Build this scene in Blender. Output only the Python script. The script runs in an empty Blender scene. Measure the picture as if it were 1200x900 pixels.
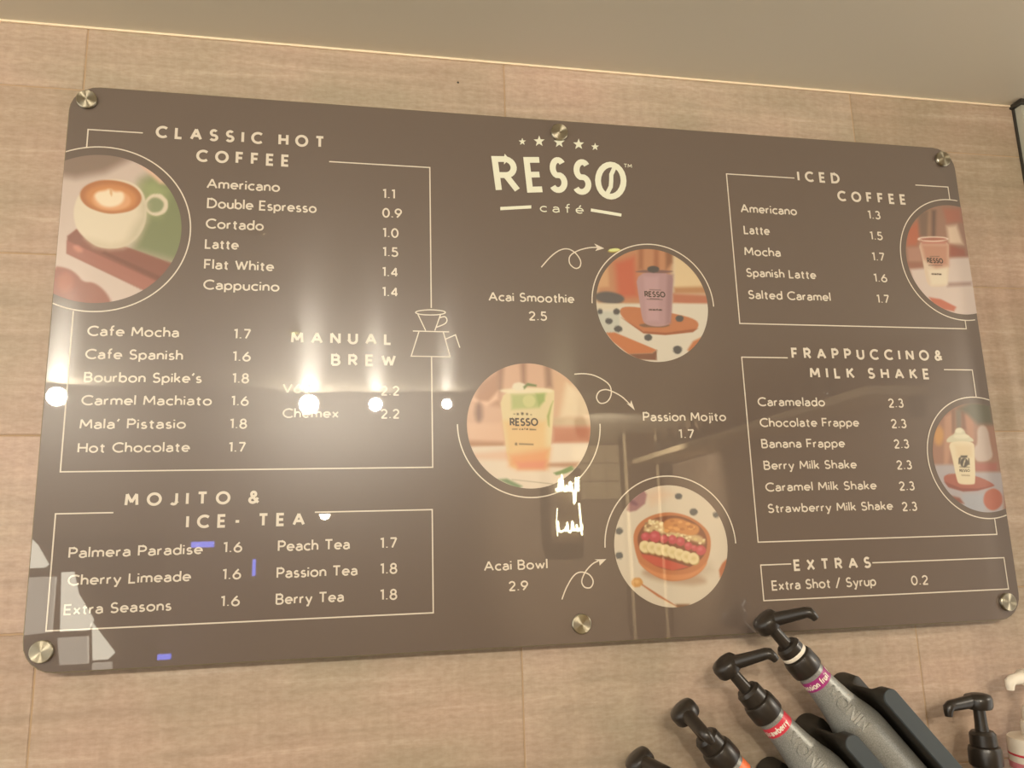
import bpy, math, random
import numpy as np
from mathutils import Matrix, Vector

# ------------------------------------------------------------------ camera, world, lights, exposure
S = bpy.context.scene
COL = S.collection
OZ = 2.05                                   # height of the middle of the menu board above the floor
cam = bpy.data.cameras.new('camera')
cam.sensor_width = 36.0
cam.lens = 927.0 / 1200.0 * 36.0
cam.clip_start = 0.02
co = bpy.data.objects.new('camera', cam)
COL.objects.link(co)
right = Vector((0.98201933, -0.18639768, -0.02989872))
down = Vector((0.00754343, 0.19699683, -0.98037511))
fwd = Vector((0.1886296, 0.96252177, 0.19486077))
M = Matrix((right, -down, -fwd)).transposed().to_4x4()
M.translation = Vector((-0.26657677, -0.96943885, -0.22418253 + OZ))
co.matrix_world = M
S.camera = co
S.view_settings.view_transform = 'Standard'
S.view_settings.look = 'None'
S.view_settings.gamma = 1.0
S.view_settings.use_curve_mapping = False
S.view_settings.exposure = 0.0

WORLD = 2.05
w = bpy.data.worlds.new('hall_light')
S.world = w
w.use_nodes = True
w.node_tree.nodes['Background'].inputs[0].default_value = (1.0, 0.965, 0.885, 1)
w.node_tree.nodes['Background'].inputs[1].default_value = WORLD
SPOT_E, PEND_E, NEON_E = 1150.0, 120.0, 34.0
SIDE_W = 26.0                               # added unseen lamp that shines through the slats, right of the frame


# ------------------------------------------------------------------ helpers
def lin(h):
    v = [int(h[i:i + 2], 16) / 255 for i in (0, 2, 4)]
    return tuple(c / 12.92 if c <= .04045 else ((c + .055) / 1.055) ** 2.4 for c in v)


def mat(name, col, rough=.5, metal=0., spec=.5, coat=0., emit=None, es=0., trans=0.):
    m = bpy.data.materials.new(name)
    m.use_nodes = True
    b = m.node_tree.nodes['Principled BSDF']
    c = lin(col) if isinstance(col, str) else col
    b.inputs['Base Color'].default_value = (*c, 1)
    b.inputs['Roughness'].default_value = rough
    b.inputs['Metallic'].default_value = metal
    b.inputs['Specular IOR Level'].default_value = spec
    b.inputs['Coat Weight'].default_value = coat
    b.inputs['Coat Roughness'].default_value = .012
    b.inputs['Coat IOR'].default_value = 1.7
    b.inputs['Transmission Weight'].default_value = trans
    if emit:
        b.inputs['Emission Color'].default_value = (*(lin(emit) if isinstance(emit, str) else emit), 1)
        b.inputs['Emission Strength'].default_value = es
    return m


def N(m, t, **kw):
    n = m.node_tree.nodes.new(t)
    for k, v in kw.items():
        setattr(n, k, v)
    return n


def noise(m, vec, scale, detail=4, rough=.6, dist=0.):
    n = N(m, 'ShaderNodeTexNoise')
    n.inputs['Scale'].default_value = scale
    n.inputs['Detail'].default_value = detail
    n.inputs['Roughness'].default_value = rough
    n.inputs['Distortion'].default_value = dist
    m.node_tree.links.new(vec, n.inputs['Vector'])
    return n


def ramp(m, fac, stops):
    n = N(m, 'ShaderNodeValToRGB')
    e = n.color_ramp.elements
    while len(e) < len(stops):
        e.new(.5)
    for i, (p, c) in enumerate(stops):
        e[i].position = p
        e[i].color = (*(lin(c) if isinstance(c, str) else c), 1)
    m.node_tree.links.new(fac, n.inputs[0])
    return n


def mapped(m, scale, coords='Object', loc=(0, 0, 0)):
    t = N(m, 'ShaderNodeTexCoord')
    p = N(m, 'ShaderNodeMapping')
    p.inputs['Scale'].default_value = scale
    p.inputs['Location'].default_value = loc
    m.node_tree.links.new(t.outputs[coords], p.inputs['Vector'])
    return p.outputs[0]


def mix(m, a, b, fac, mode='MIX'):
    n = N(m, 'ShaderNodeMix', data_type='RGBA', blend_type=mode)
    L = m.node_tree.links
    for sock, v in ((n.inputs[6], a), (n.inputs[7], b), (n.inputs[0], fac)):
        if hasattr(v, 'links'):
            L.new(v, sock)
        else:
            sock.default_value = v
    return n.outputs[2]


def bump(m, h, strength, dist=.002):
    n = N(m, 'ShaderNodeBump')
    n.inputs['Strength'].default_value = strength
    n.inputs['Distance'].default_value = dist
    m.node_tree.links.new(h, n.inputs['Height'])
    m.node_tree.links.new(n.outputs[0], m.node_tree.nodes['Principled BSDF'].inputs['Normal'])


def setc(m, sock):
    m.node_tree.links.new(sock, m.node_tree.nodes['Principled BSDF'].inputs['Base Color'])


def link(name, me, m=None, parent=None, smooth=False):
    if m:
        me.materials.append(m)
    o = bpy.data.objects.new(name, me)
    COL.objects.link(o)
    if parent:
        o.parent = parent
    if smooth:
        me.polygons.foreach_set('use_smooth', [True] * len(me.polygons))
    return o


def mesh(name, vs, fs, m=None, parent=None, smooth=False):
    me = bpy.data.meshes.new(name)
    me.from_pydata([tuple(v) for v in vs], [], fs)
    me.update()
    return link(name, me, m, parent, smooth)


def tag(o, label=None, cat=None, group=None, kind=None):
    for k, v in (('label', label), ('category', cat), ('group', group), ('kind', kind)):
        if v:
            o[k] = v
    return o


def empty(name, loc, label, cat, group=None):
    o = bpy.data.objects.new(name, None)
    o.empty_display_size = .05
    COL.objects.link(o)
    o.location = loc
    return tag(o, label, cat, group)


def boxdata(x0, x1, y0, y1, z0, z1, b=0.):
    """box; with b > 0 its edges towards the room (-y) are chamfered"""
    if b <= 0:
        v = [(x, y, z) for x in (x0, x1) for y in (y0, y1) for z in (z0, z1)]
        f = [(0, 1, 3, 2), (4, 6, 7, 5), (0, 4, 5, 1), (2, 3, 7, 6), (0, 2, 6, 4), (1, 5, 7, 3)]
        return v, f
    R = lambda y, i: [(x0 + i, y, z0 + i), (x1 - i, y, z0 + i), (x1 - i, y, z1 - i), (x0 + i, y, z1 - i)]
    v = R(y0, b) + R(y0 + b, 0) + R(y1, 0)
    f = [(0, 1, 2, 3), (11, 10, 9, 8)]
    for k in (0, 4):
        for i in range(4):
            j = (i + 1) % 4
            f.append((k + i, k + 4 + i, k + 4 + j, k + j))
    return v, f


def box(name, x0, x1, y0, y1, z0, z1, m, parent=None, b=0.):
    v, f = boxdata(x0, x1, y0, y1, z0, z1, b)
    return mesh(name, v, f, m, parent)


def lathe_data(prof, n=40, cap=True):
    v, f = [], []
    for r, z in prof:
        for i in range(n):
            a = 2 * math.pi * i / n
            v.append((r * math.cos(a), r * math.sin(a), z))
    for k in range(len(prof) - 1):
        for i in range(n):
            j = (i + 1) % n
            f.append((k * n + i, k * n + j, (k + 1) * n + j, (k + 1) * n + i))
    if cap:
        f.append(tuple(range(n))[::-1])
        f.append(tuple((len(prof) - 1) * n + i for i in range(n)))
    return v, f


def lathe(name, prof, m, parent=None, n=40, smooth=True, cap=True):
    o = mesh(name, *lathe_data(prof, n, cap), m, parent)
    if smooth:
        soften(o)
    return o


def soften(o, ang=35):
    me = o.data
    me.polygons.foreach_set('use_smooth', [True] * len(me.polygons))
    me.set_sharp_from_angle(angle=math.radians(ang))


def tube_data(pts, rads, n=12):
    """tube with rounded-off ends through pts"""
    pts = [Vector(p) for p in pts]
    v, f = [], []
    prev = None
    for i, p in enumerate(pts):
        t = (pts[min(i + 1, len(pts) - 1)] - pts[max(i - 1, 0)]).normalized()
        if prev is None:
            a = Vector((0, 0, 1)) if abs(t.z) < .9 else Vector((1, 0, 0))
            u = t.cross(a).normalized()
        else:
            u = (prev - t * prev.dot(t)).normalized()
        prev = u
        q = t.cross(u)
        r = rads[i] if isinstance(rads, (list, tuple)) else rads
        for k in range(n):
            a = 2 * math.pi * k / n
            v.append(p + (u * math.cos(a) + q * math.sin(a)) * r)
    for i in range(len(pts) - 1):
        for k in range(n):
            j = (k + 1) % n
            f.append((i * n + k, i * n + j, (i + 1) * n + j, (i + 1) * n + k))
    f.append(tuple(range(n))[::-1])
    f.append(tuple((len(pts) - 1) * n + k for k in range(n)))
    return v, f


def merge(parts):
    V, F = [], []
    for v, f in parts:
        o = len(V)
        V += [tuple(p) for p in v]
        F += [tuple(i + o for i in q) for q in f]
    return V, F


# ---- flat print: ribbons and single-line letters --------------------------------
def ribbon(pts, w, closed=False):
    """2-D stroke of width w as quads with mitred joins"""
    P = [np.array(p, float) for p in pts]
    if closed:
        P = P[:-1] if np.allclose(P[0], P[-1]) else P
    n = len(P)
    v, f = [], []
    for i in range(n):
        a = P[i - 1] if (i > 0 or closed) else None
        c = P[(i + 1) % n] if (i < n - 1 or closed) else None
        d1 = (P[i] - a) if a is not None else (c - P[i])
        d2 = (c - P[i]) if c is not None else d1
        d1 = d1 / (np.linalg.norm(d1) + 1e-9)
        d2 = d2 / (np.linalg.norm(d2) + 1e-9)
        n1 = np.array((-d1[1], d1[0]))
        n2 = np.array((-d2[1], d2[0]))
        mt = n1 + n2
        L = np.linalg.norm(mt)
        mt = mt / L if L > 1e-6 else n1
        k = min(1 / max(mt @ n1, .35), 1.9) * w / 2
        v += [P[i] + mt * k, P[i] - mt * k]
    for i in range(n if closed else n - 1):
        j = (i + 1) % n
        f.append((2 * i, 2 * i + 1, 2 * j + 1, 2 * j))
    return v, f


def arc(cx, cy, rx, ry, a0, a1, n=12):
    n = max(3, int(abs(a1 - a0) / 15))
    return [(cx + rx * math.cos(math.radians(a0 + (a1 - a0) * k / n)), cy + ry * math.sin(math.radians(a0 + (a1 - a0) * k / n))) for k in range(n + 1)]


X = .64                                     # x-height; cap height is 1
G = {
    'A': (.82, [[(0, 0), (.41, 1), (.82, 0)], [(.15, .33), (.67, .33)]]),
    'B': (.6, [[(0, 0), (0, 1), (.3, 1)] + arc(.3, .76, .24, .24, 90, -90) + [(0, .52)], [(.3, .52)] + arc(.32, .26, .27, .26, 90, -90) + [(0, 0)]]),
    'C': (.8, [arc(.5, .5, .5, .5, 48, 312)]),
    'D': (.78, [[(0, 0), (0, 1), (.28, 1)] + arc(.28, .5, .5, .5, 90, -90) + [(0, 0)]]),
    'E': (.52, [[(.52, 1), (0, 1), (0, 0), (.52, 0)], [(0, .5), (.47, .5)]]),
    'F': (.5, [[(.5, 1), (0, 1), (0, 0)], [(0, .5), (.45, .5)]]),
    'H': (.68, [[(0, 0), (0, 1)], [(.68, 0), (.68, 1)], [(0, .5), (.68, .5)]]),
    'I': (.02, [[(0, 0), (0, 1)]]),
    'J': (.42, [[(.42, 1), (.42, .22)] + arc(.2, .22, .22, .22, 0, -150)]),
    'K': (.62, [[(0, 0), (0, 1)], [(.6, 1), (.02, .45)], [(.2, .6), (.64, 0)]]),
    'L': (.48, [[(0, 1), (0, 0), (.48, 0)]]),
    'M': (.86, [[(0, 0), (.06, 1), (.43, .25), (.8, 1), (.86, 0)]]),
    'N': (.7, [[(0, 0), (0, 1), (.7, 0), (.7, 1)]]),
    'O': (.96, [arc(.48, .5, .48, .5, 0, 360)]),
    'P': (.56, [[(0, 0), (0, 1), (.3, 1)] + arc(.3, .73, .27, .27, 90, -90) + [(0, .46)]]),
    'R': (.6, [[(0, 0), (0, 1), (.3, 1)] + arc(.3, .74, .26, .26, 90, -90) + [(0, .48)], [(.28, .48), (.6, 0)]]),
    'S': (.58, [arc(.3, .74, .25, .26, 35, 250) + arc(.28, .25, .29, .25, 70, -150)]),
    'T': (.66, [[(0, 1), (.66, 1)], [(.33, 1), (.33, 0)]]),
    'U': (.66, [[(0, 1), (0, .33)] + arc(.33, .33, .33, .33, 180, 360) + [(.66, 1)]]),
    'V': (.76, [[(0, 1), (.38, 0), (.76, 1)]]),
    'W': (1.05, [[(0, 1), (.28, 0), (.52, .9), (.77, 0), (1.05, 1)]]),
    'X': (.66, [[(0, 1), (.66, 0)], [(0, 0), (.66, 1)]]),
    'a': (.5, [arc(.25, .42, .23, .22, 150, 0) + [(.5, 0)], [(.5, .37), (.24, .37)] + arc(.22, .18, .21, .18, 95, 270) + [(.3, 0), (.5, .12)]]),
    'b': (.56, [[(0, 0), (0, 1.08)], arc(.28, .32, .28, .32, 0, 360)]),
    'c': (.48, [arc(.31, .32, .31, .32, 50, 310)]),
    'd': (.56, [[(.56, 0), (.56, 1.08)], arc(.28, .32, .28, .32, 0, 360)]),
    'e': (.58, [[(.02, .33), (.57, .33)] + arc(.29, .33, .29, .31, 0, 315)]),
    'f': (.34, [arc(.33, .86, .18, .2, 80, 180) + [(.15, 0)], [(0, X), (.34, X)]]),
    'h': (.48, [[(0, 0), (0, 1.08)], [(0, .38)] + arc(.25, .38, .23, .26, 180, 0) + [(.48, 0)]]),
    'i': (.02, [[(0, 0), (0, X)], [(0, .84), (0, .97)]]),
    'j': (.1, [[(.1, X), (.1, -.16)] + arc(-.02, -.16, .12, .12, 0, -90), [(.1, .84), (.1, .97)]]),
    'k': (.45, [[(0, 0), (0, 1.08)], [(.42, X), (.02, .26)], [(.15, .38), (.46, 0)]]),
    'l': (.02, [[(0, 0), (0, 1.08)]]),
    'm': (.84, [[(0, 0), (0, X)], [(0, .4)] + arc(.21, .42, .21, .22, 180, 0) + [(.42, 0)], [(.42, .4)] + arc(.63, .42, .21, .22, 180, 0) + [(.84, 0)]]),
    'n': (.48, [[(0, 0), (0, X)], [(0, .38)] + arc(.25, .38, .23, .26, 180, 0) + [(.48, 0)]]),
    'o': (.62, [arc(.31, .32, .31, .32, 0, 360)]),
    'p': (.56, [[(0, -.32), (0, X)], arc(.28, .32, .28, .32, 0, 360)]),
    'r': (.28, [[(0, 0), (0, X)], [(0, .36)] + arc(.26, .38, .25, .24, 180, 85)]),
    's': (.4, [arc(.21, .475, .17, .165, 40, 250) + arc(.2, .165, .2, .165, 70, -150)]),
    't': (.34, [[(.15, .88), (.15, .14)] + arc(.29, .14, .14, .14, 180, 280), [(0, X), (.34, X)]]),
    'u': (.48, [[(0, X), (0, .26)] + arc(.24, .26, .24, .26, 180, 360), [(.48, X), (.48, 0)]]),
    'w': (.84, [[(0, X), (.22, 0), (.42, .58), (.62, 0), (.84, X)]]),
    'x': (.48, [[(0, X), (.48, 0)], [(0, 0), (.48, X)]]),
    'y': (.54, [[(0, X), (.28, .03)], [(.54, X), (.2, -.3), (.06, -.3)]]),
    '\u00e9': (.58, [[(.02, .33), (.57, .33)] + arc(.29, .33, .29, .31, 0, 315), [(.26, .78), (.42, 1.0)]]),
    '0': (.6, [arc(.3, .5, .3, .5, 0, 360)]),
    '1': (.24, [[(0, .93), (.22, .98), (.22, 0)]]),
    '2': (.55, [arc(.27, .72, .26, .28, 165, -28) + [(.02, 0), (.57, 0)]]),
    '3': (.52, [arc(.25, .75, .22, .25, 150, -85), arc(.25, .27, .27, .27, 88, -150)]),
    '4': (.6, [[(.46, 0), (.46, 1), (0, .26), (.62, .26)]]),
    '5': (.52, [[(.5, 1), (.1, 1), (.06, .56)] + arc(.24, .31, .29, .31, 115, -150)]),
    '6': (.58, [arc(.29, .3, .29, .3, 0, 360), [(.43, 1), (.2, .72), (.03, .4)]]),
    '7': (.54, [[(0, 1), (.54, 1), (.16, 0)]]),
    '8': (.54, [arc(.27, .76, .22, .24, 0, 360), arc(.27, .26, .27, .27, 0, 360)]),
    '9': (.58, [arc(.29, .7, .29, .3, 0, 360), [(.55, .6), (.38, .28), (.15, 0)]]),
    '.': (.16, [[(.08, 0), (.08, .1)]]),
    '-': (.3, [[(0, .42), (.3, .42)]]),
    '/': (.5, [[(0, -.12), (.46, 1.1)]]),
    '\u2019': (.12, [[(.14, 1.05), (0, .78)]]),
    '&': (.72, [[(.72, 0), (.2, .62)] + arc(.33, .8, .18, .2, 190, -40) + [(.12, .42)] + arc(.27, .24, .26, .24, 140, 330) + [(.68, .46)]]),
}


def text2d(s, x0, x1, z, h, weight, track):
    """letters fitted between x0 and x1 (ink to ink) on baseline z, cap height h"""
    pos, items = 0., []
    hw = weight / 2
    for k, ch in enumerate(s):
        if ch == ' ':
            pos += .42 + track * .6
            continue
        wd, st = G[ch]
        items.append((pos, st))
        pos += wd + weight + track
    total = pos - track
    sx = (x1 - x0) / total
    out = []
    for p, st in items:
        for line in st:
            cl = len(line) > 6 and abs(line[0][0] - line[-1][0]) < 1e-6 and abs(line[0][1] - line[-1][1]) < 1e-6
            q = [(x0 + (p + hw + a) * sx, z + b * (h - weight * h) + hw * h) for a, b in line]
            run = [q[0]]                     # sharp corners (M, N, W ...) are cut into butting strokes
            for i in range(1, len(q)):
                run.append(q[i])
                if i < len(q) - 1:
                    u = (q[i][0] - q[i - 1][0], q[i][1] - q[i - 1][1])
                    w_ = (q[i + 1][0] - q[i][0], q[i + 1][1] - q[i][1])
                    if u[0] * w_[0] + u[1] * w_[1] < -.25 * math.hypot(*u) * math.hypot(*w_):
                        out.append(ribbon(run, weight * h))
                        run = [q[i]]
            out.append(ribbon(run, weight * h, cl and len(run) == len(q)))
    return merge(layered(out))


def layered(strokes):
    """crossing strokes of one letter lie a hair above each other"""
    return [([(a[0], a[1], (i % 12) * 2e-5 + k * 4e-7) for k, a in enumerate(v)], f) for i, (v, f) in enumerate(strokes)]


def on_board(vf, lift):
    """millimetres on the board's face -> world; lift is how far the ink stands off the panel"""
    v, f = vf
    V = [(p[0] / 1000, -lift - (p[2] if len(p) > 2 else 0), p[1] / 1000 + OZ) for p in v]
    F = []
    for q in f:                              # every face looks into the room
        a, b, c = (V[q[i]] for i in (0, 1, 2))
        ny = (b[2] - a[2]) * (c[0] - a[0]) - (b[0] - a[0]) * (c[2] - a[2])
        F.append(tuple(q) if ny < 0 else tuple(q)[::-1])
    return V, F


# ------------------------------------------------------------------ what is printed on the board (millimetres from its middle)
CUPS = [('RESSO', 109.2, 138.5, 93.0, 8.4), ('-', 111.9, 134.3, 89.5, 3.6), ('café', 114.1, 132.3, 74.4, 2.6), ('RESSO', -80.9, -44.6, -82.1, 10.4), ('café', -69.6, -57.3, -87.2, 2.8), ('RESSO', 550.1, 576.6, 158.1, 8.2), ('café', 554.7, 570.8, 140.2, 2.5), ('RESSO', 555.2, 571.6, -148.3, 4.0)]
TEXTS = [
    ('head', 'CLASSIC HOT', -518.5, -314.3, 280.9, 16.7),
    ('head', 'COFFEE', -469.5, -357.3, 252.0, 16.7),
    ('item', 'Americano', -455.8, -367.9, 217.0, 13.7),
    ('item', 'Double Espresso', -454.2, -322.4, 191.0, 13.5),
    ('item', 'Cortado', -454.6, -386.0, 164.2, 13.4),
    ('item', 'Latte', -454.4, -415.0, 137.9, 13.2),
    ('item', 'Flat White', -454.3, -372.3, 111.6, 13.1),
    ('item', 'Cappucino', -454.1, -365.0, 85.7, 13.0),
    ('price', '1.1', -240.1, -223.7, 215.6, 13.5),
    ('price', '0.9', -240.1, -215.0, 189.3, 13.4),
    ('price', '1.0', -240.0, -219.4, 162.2, 13.2),
    ('price', '1.5', -240.0, -220.0, 136.4, 13.1),
    ('price', '1.4', -240.4, -220.1, 109.6, 13.0),
    ('price', '1.4', -240.4, -220.1, 83.3, 12.8),
    ('item', 'Cafe Mocha', -579.7, -478.6, 25.2, 12.7),
    ('item', 'Cafe Spanish', -580.0, -472.9, -2.5, 12.5),
    ('item', 'Bourbon Spike’s', -579.5, -450.6, -30.0, 12.4),
    ('item', 'Carmel Machiato', -580.4, -438.1, -56.9, 12.2),
    ('item', 'Mala’ Pistasio', -580.3, -465.6, -84.4, 12.1),
    ('item', 'Hot Chocolate', -580.4, -460.0, -111.6, 12.0),
    ('price', '1.7', -417.0, -396.7, 24.7, 12.8),
    ('price', '1.6', -417.3, -396.0, -3.0, 12.6),
    ('price', '1.8', -416.7, -397.1, -29.8, 12.5),
    ('price', '1.6', -416.9, -396.5, -57.1, 12.3),
    ('price', '1.8', -417.4, -397.5, -84.5, 12.2),
    ('price', '1.7', -417.6, -397.9, -112.2, 12.1),
    ('head', 'MANUAL', -349.7, -228.2, 20.4, 15.1),
    ('head', 'BREW', -301.6, -223.1, -7.0, 15.0),
    ('item', 'V60', -358.1, -325.3, -41.5, 12.0),
    ('item', 'Chemex', -357.4, -291.6, -71.7, 11.9),
    ('price', '2.2', -241.7, -218.8, -43.9, 12.3),
    ('price', '2.2', -241.6, -218.8, -72.6, 12.2),
    ('head', 'MOJITO &', -526.9, -380.7, -172.6, 15.3),
    ('head', 'ICE- TEA', -460.1, -329.0, -199.0, 15.4),
    ('item', 'Palmera Paradise', -581.4, -440.8, -228.2, 12.0),
    ('item', 'Cherry Limeade', -580.1, -452.0, -257.7, 11.9),
    ('item', 'Extra Seasons', -581.7, -471.2, -288.7, 11.7),
    ('item', 'Peach Tea', -358.6, -276.9, -227.9, 12.6),
    ('item', 'Passion Tea', -359.2, -267.8, -258.1, 12.4),
    ('item', 'Berry Tea', -359.4, -283.1, -287.3, 12.3),
    ('price', '1.6', -419.2, -397.9, -227.5, 12.4),
    ('price', '1.6', -418.9, -398.1, -257.5, 12.3),
    ('price', '1.6', -419.6, -398.4, -287.0, 12.1),
    ('price', '1.7', -242.2, -221.7, -228.2, 12.9),
    ('price', '1.8', -242.1, -221.7, -257.8, 12.7),
    ('price', '1.8', -242.1, -221.8, -287.5, 12.6),
    ('item', 'Acai Smoothie', -104.2, 10.6, 81.2, 12.7),
    ('price', '2.5', -52.0, -27.5, 56.3, 12.7),
    ('item', 'Passion Mojito', 95.7, 212.0, -76.3, 12.4),
    ('price', '1.7', 142.9, 165.5, -99.2, 12.4),
    ('item', 'Acai Bowl', -118.2, -38.9, -258.7, 12.1),
    ('price', '2.9', -88.6, -64.3, -283.4, 12.0),
    ('head', 'ICED', 354.9, 422.2, 275.3, 16.5),
    ('head', 'COFFEE', 416.0, 528.2, 247.9, 16.5),
    ('item', 'Americano', 260.6, 347.8, 221.9, 13.6),
    ('item', 'Latte', 262.5, 302.0, 189.7, 13.5),
    ('item', 'Mocha', 260.4, 315.8, 157.8, 13.3),
    ('item', 'Spanish Latte', 260.1, 367.1, 126.6, 13.1),
    ('item', 'Salted Caramel', 260.0, 386.3, 94.6, 13.0),
    ('price', '1.3', 461.2, 482.2, 222.4, 13.4),
    ('price', '1.5', 460.4, 481.3, 190.0, 13.2),
    ('price', '1.7', 459.6, 480.4, 157.9, 13.1),
    ('price', '1.6', 458.1, 480.1, 125.7, 12.9),
    ('price', '1.7', 458.7, 479.2, 94.2, 12.8),
    ('head', 'FRAPPUCCINO&', 316.9, 552.7, 10.5, 15.7),
    ('head', 'MILK SHAKE', 341.6, 527.8, -16.7, 15.7),
    ('item', 'Caramelado', 259.6, 359.5, -56.1, 12.6),
    ('item', 'Chocolate Frappe', 259.9, 407.8, -84.4, 12.5),
    ('item', 'Banana Frappe', 259.3, 382.7, -112.8, 12.4),
    ('item', 'Berry Milk Shake', 259.8, 397.0, -141.6, 12.2),
    ('item', 'Caramel Milk Shake', 259.4, 423.3, -170.3, 12.1),
    ('item', 'Strawberry Milk Shake', 259.8, 444.3, -198.1, 12.0),
    ('price', '2.3', 456.7, 480.4, -57.7, 13.3),
    ('price', '2.3', 457.0, 480.8, -86.6, 13.2),
    ('price', '2.3', 457.4, 480.9, -114.8, 13.0),
    ('price', '2.3', 457.5, 481.1, -143.8, 12.9),
    ('price', '2.3', 457.3, 481.1, -172.5, 12.7),
    ('price', '2.3', 457.9, 481.0, -200.2, 12.6),
    ('head', 'EXTRAS', 289.4, 401.0, -273.2, 14.7),
    ('item', 'Extra Shot / Syrup', 255.7, 405.6, -296.6, 12.8),
    ('price', '0.2', 457.8, 483.5, -298.0, 12.7),
    ('cafe', 'café', -31.5, 29.9, 207.9, 12.9),
    ('tm', 'TM', 90.9, 102.7, 279.9, 5.8),
]
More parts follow.
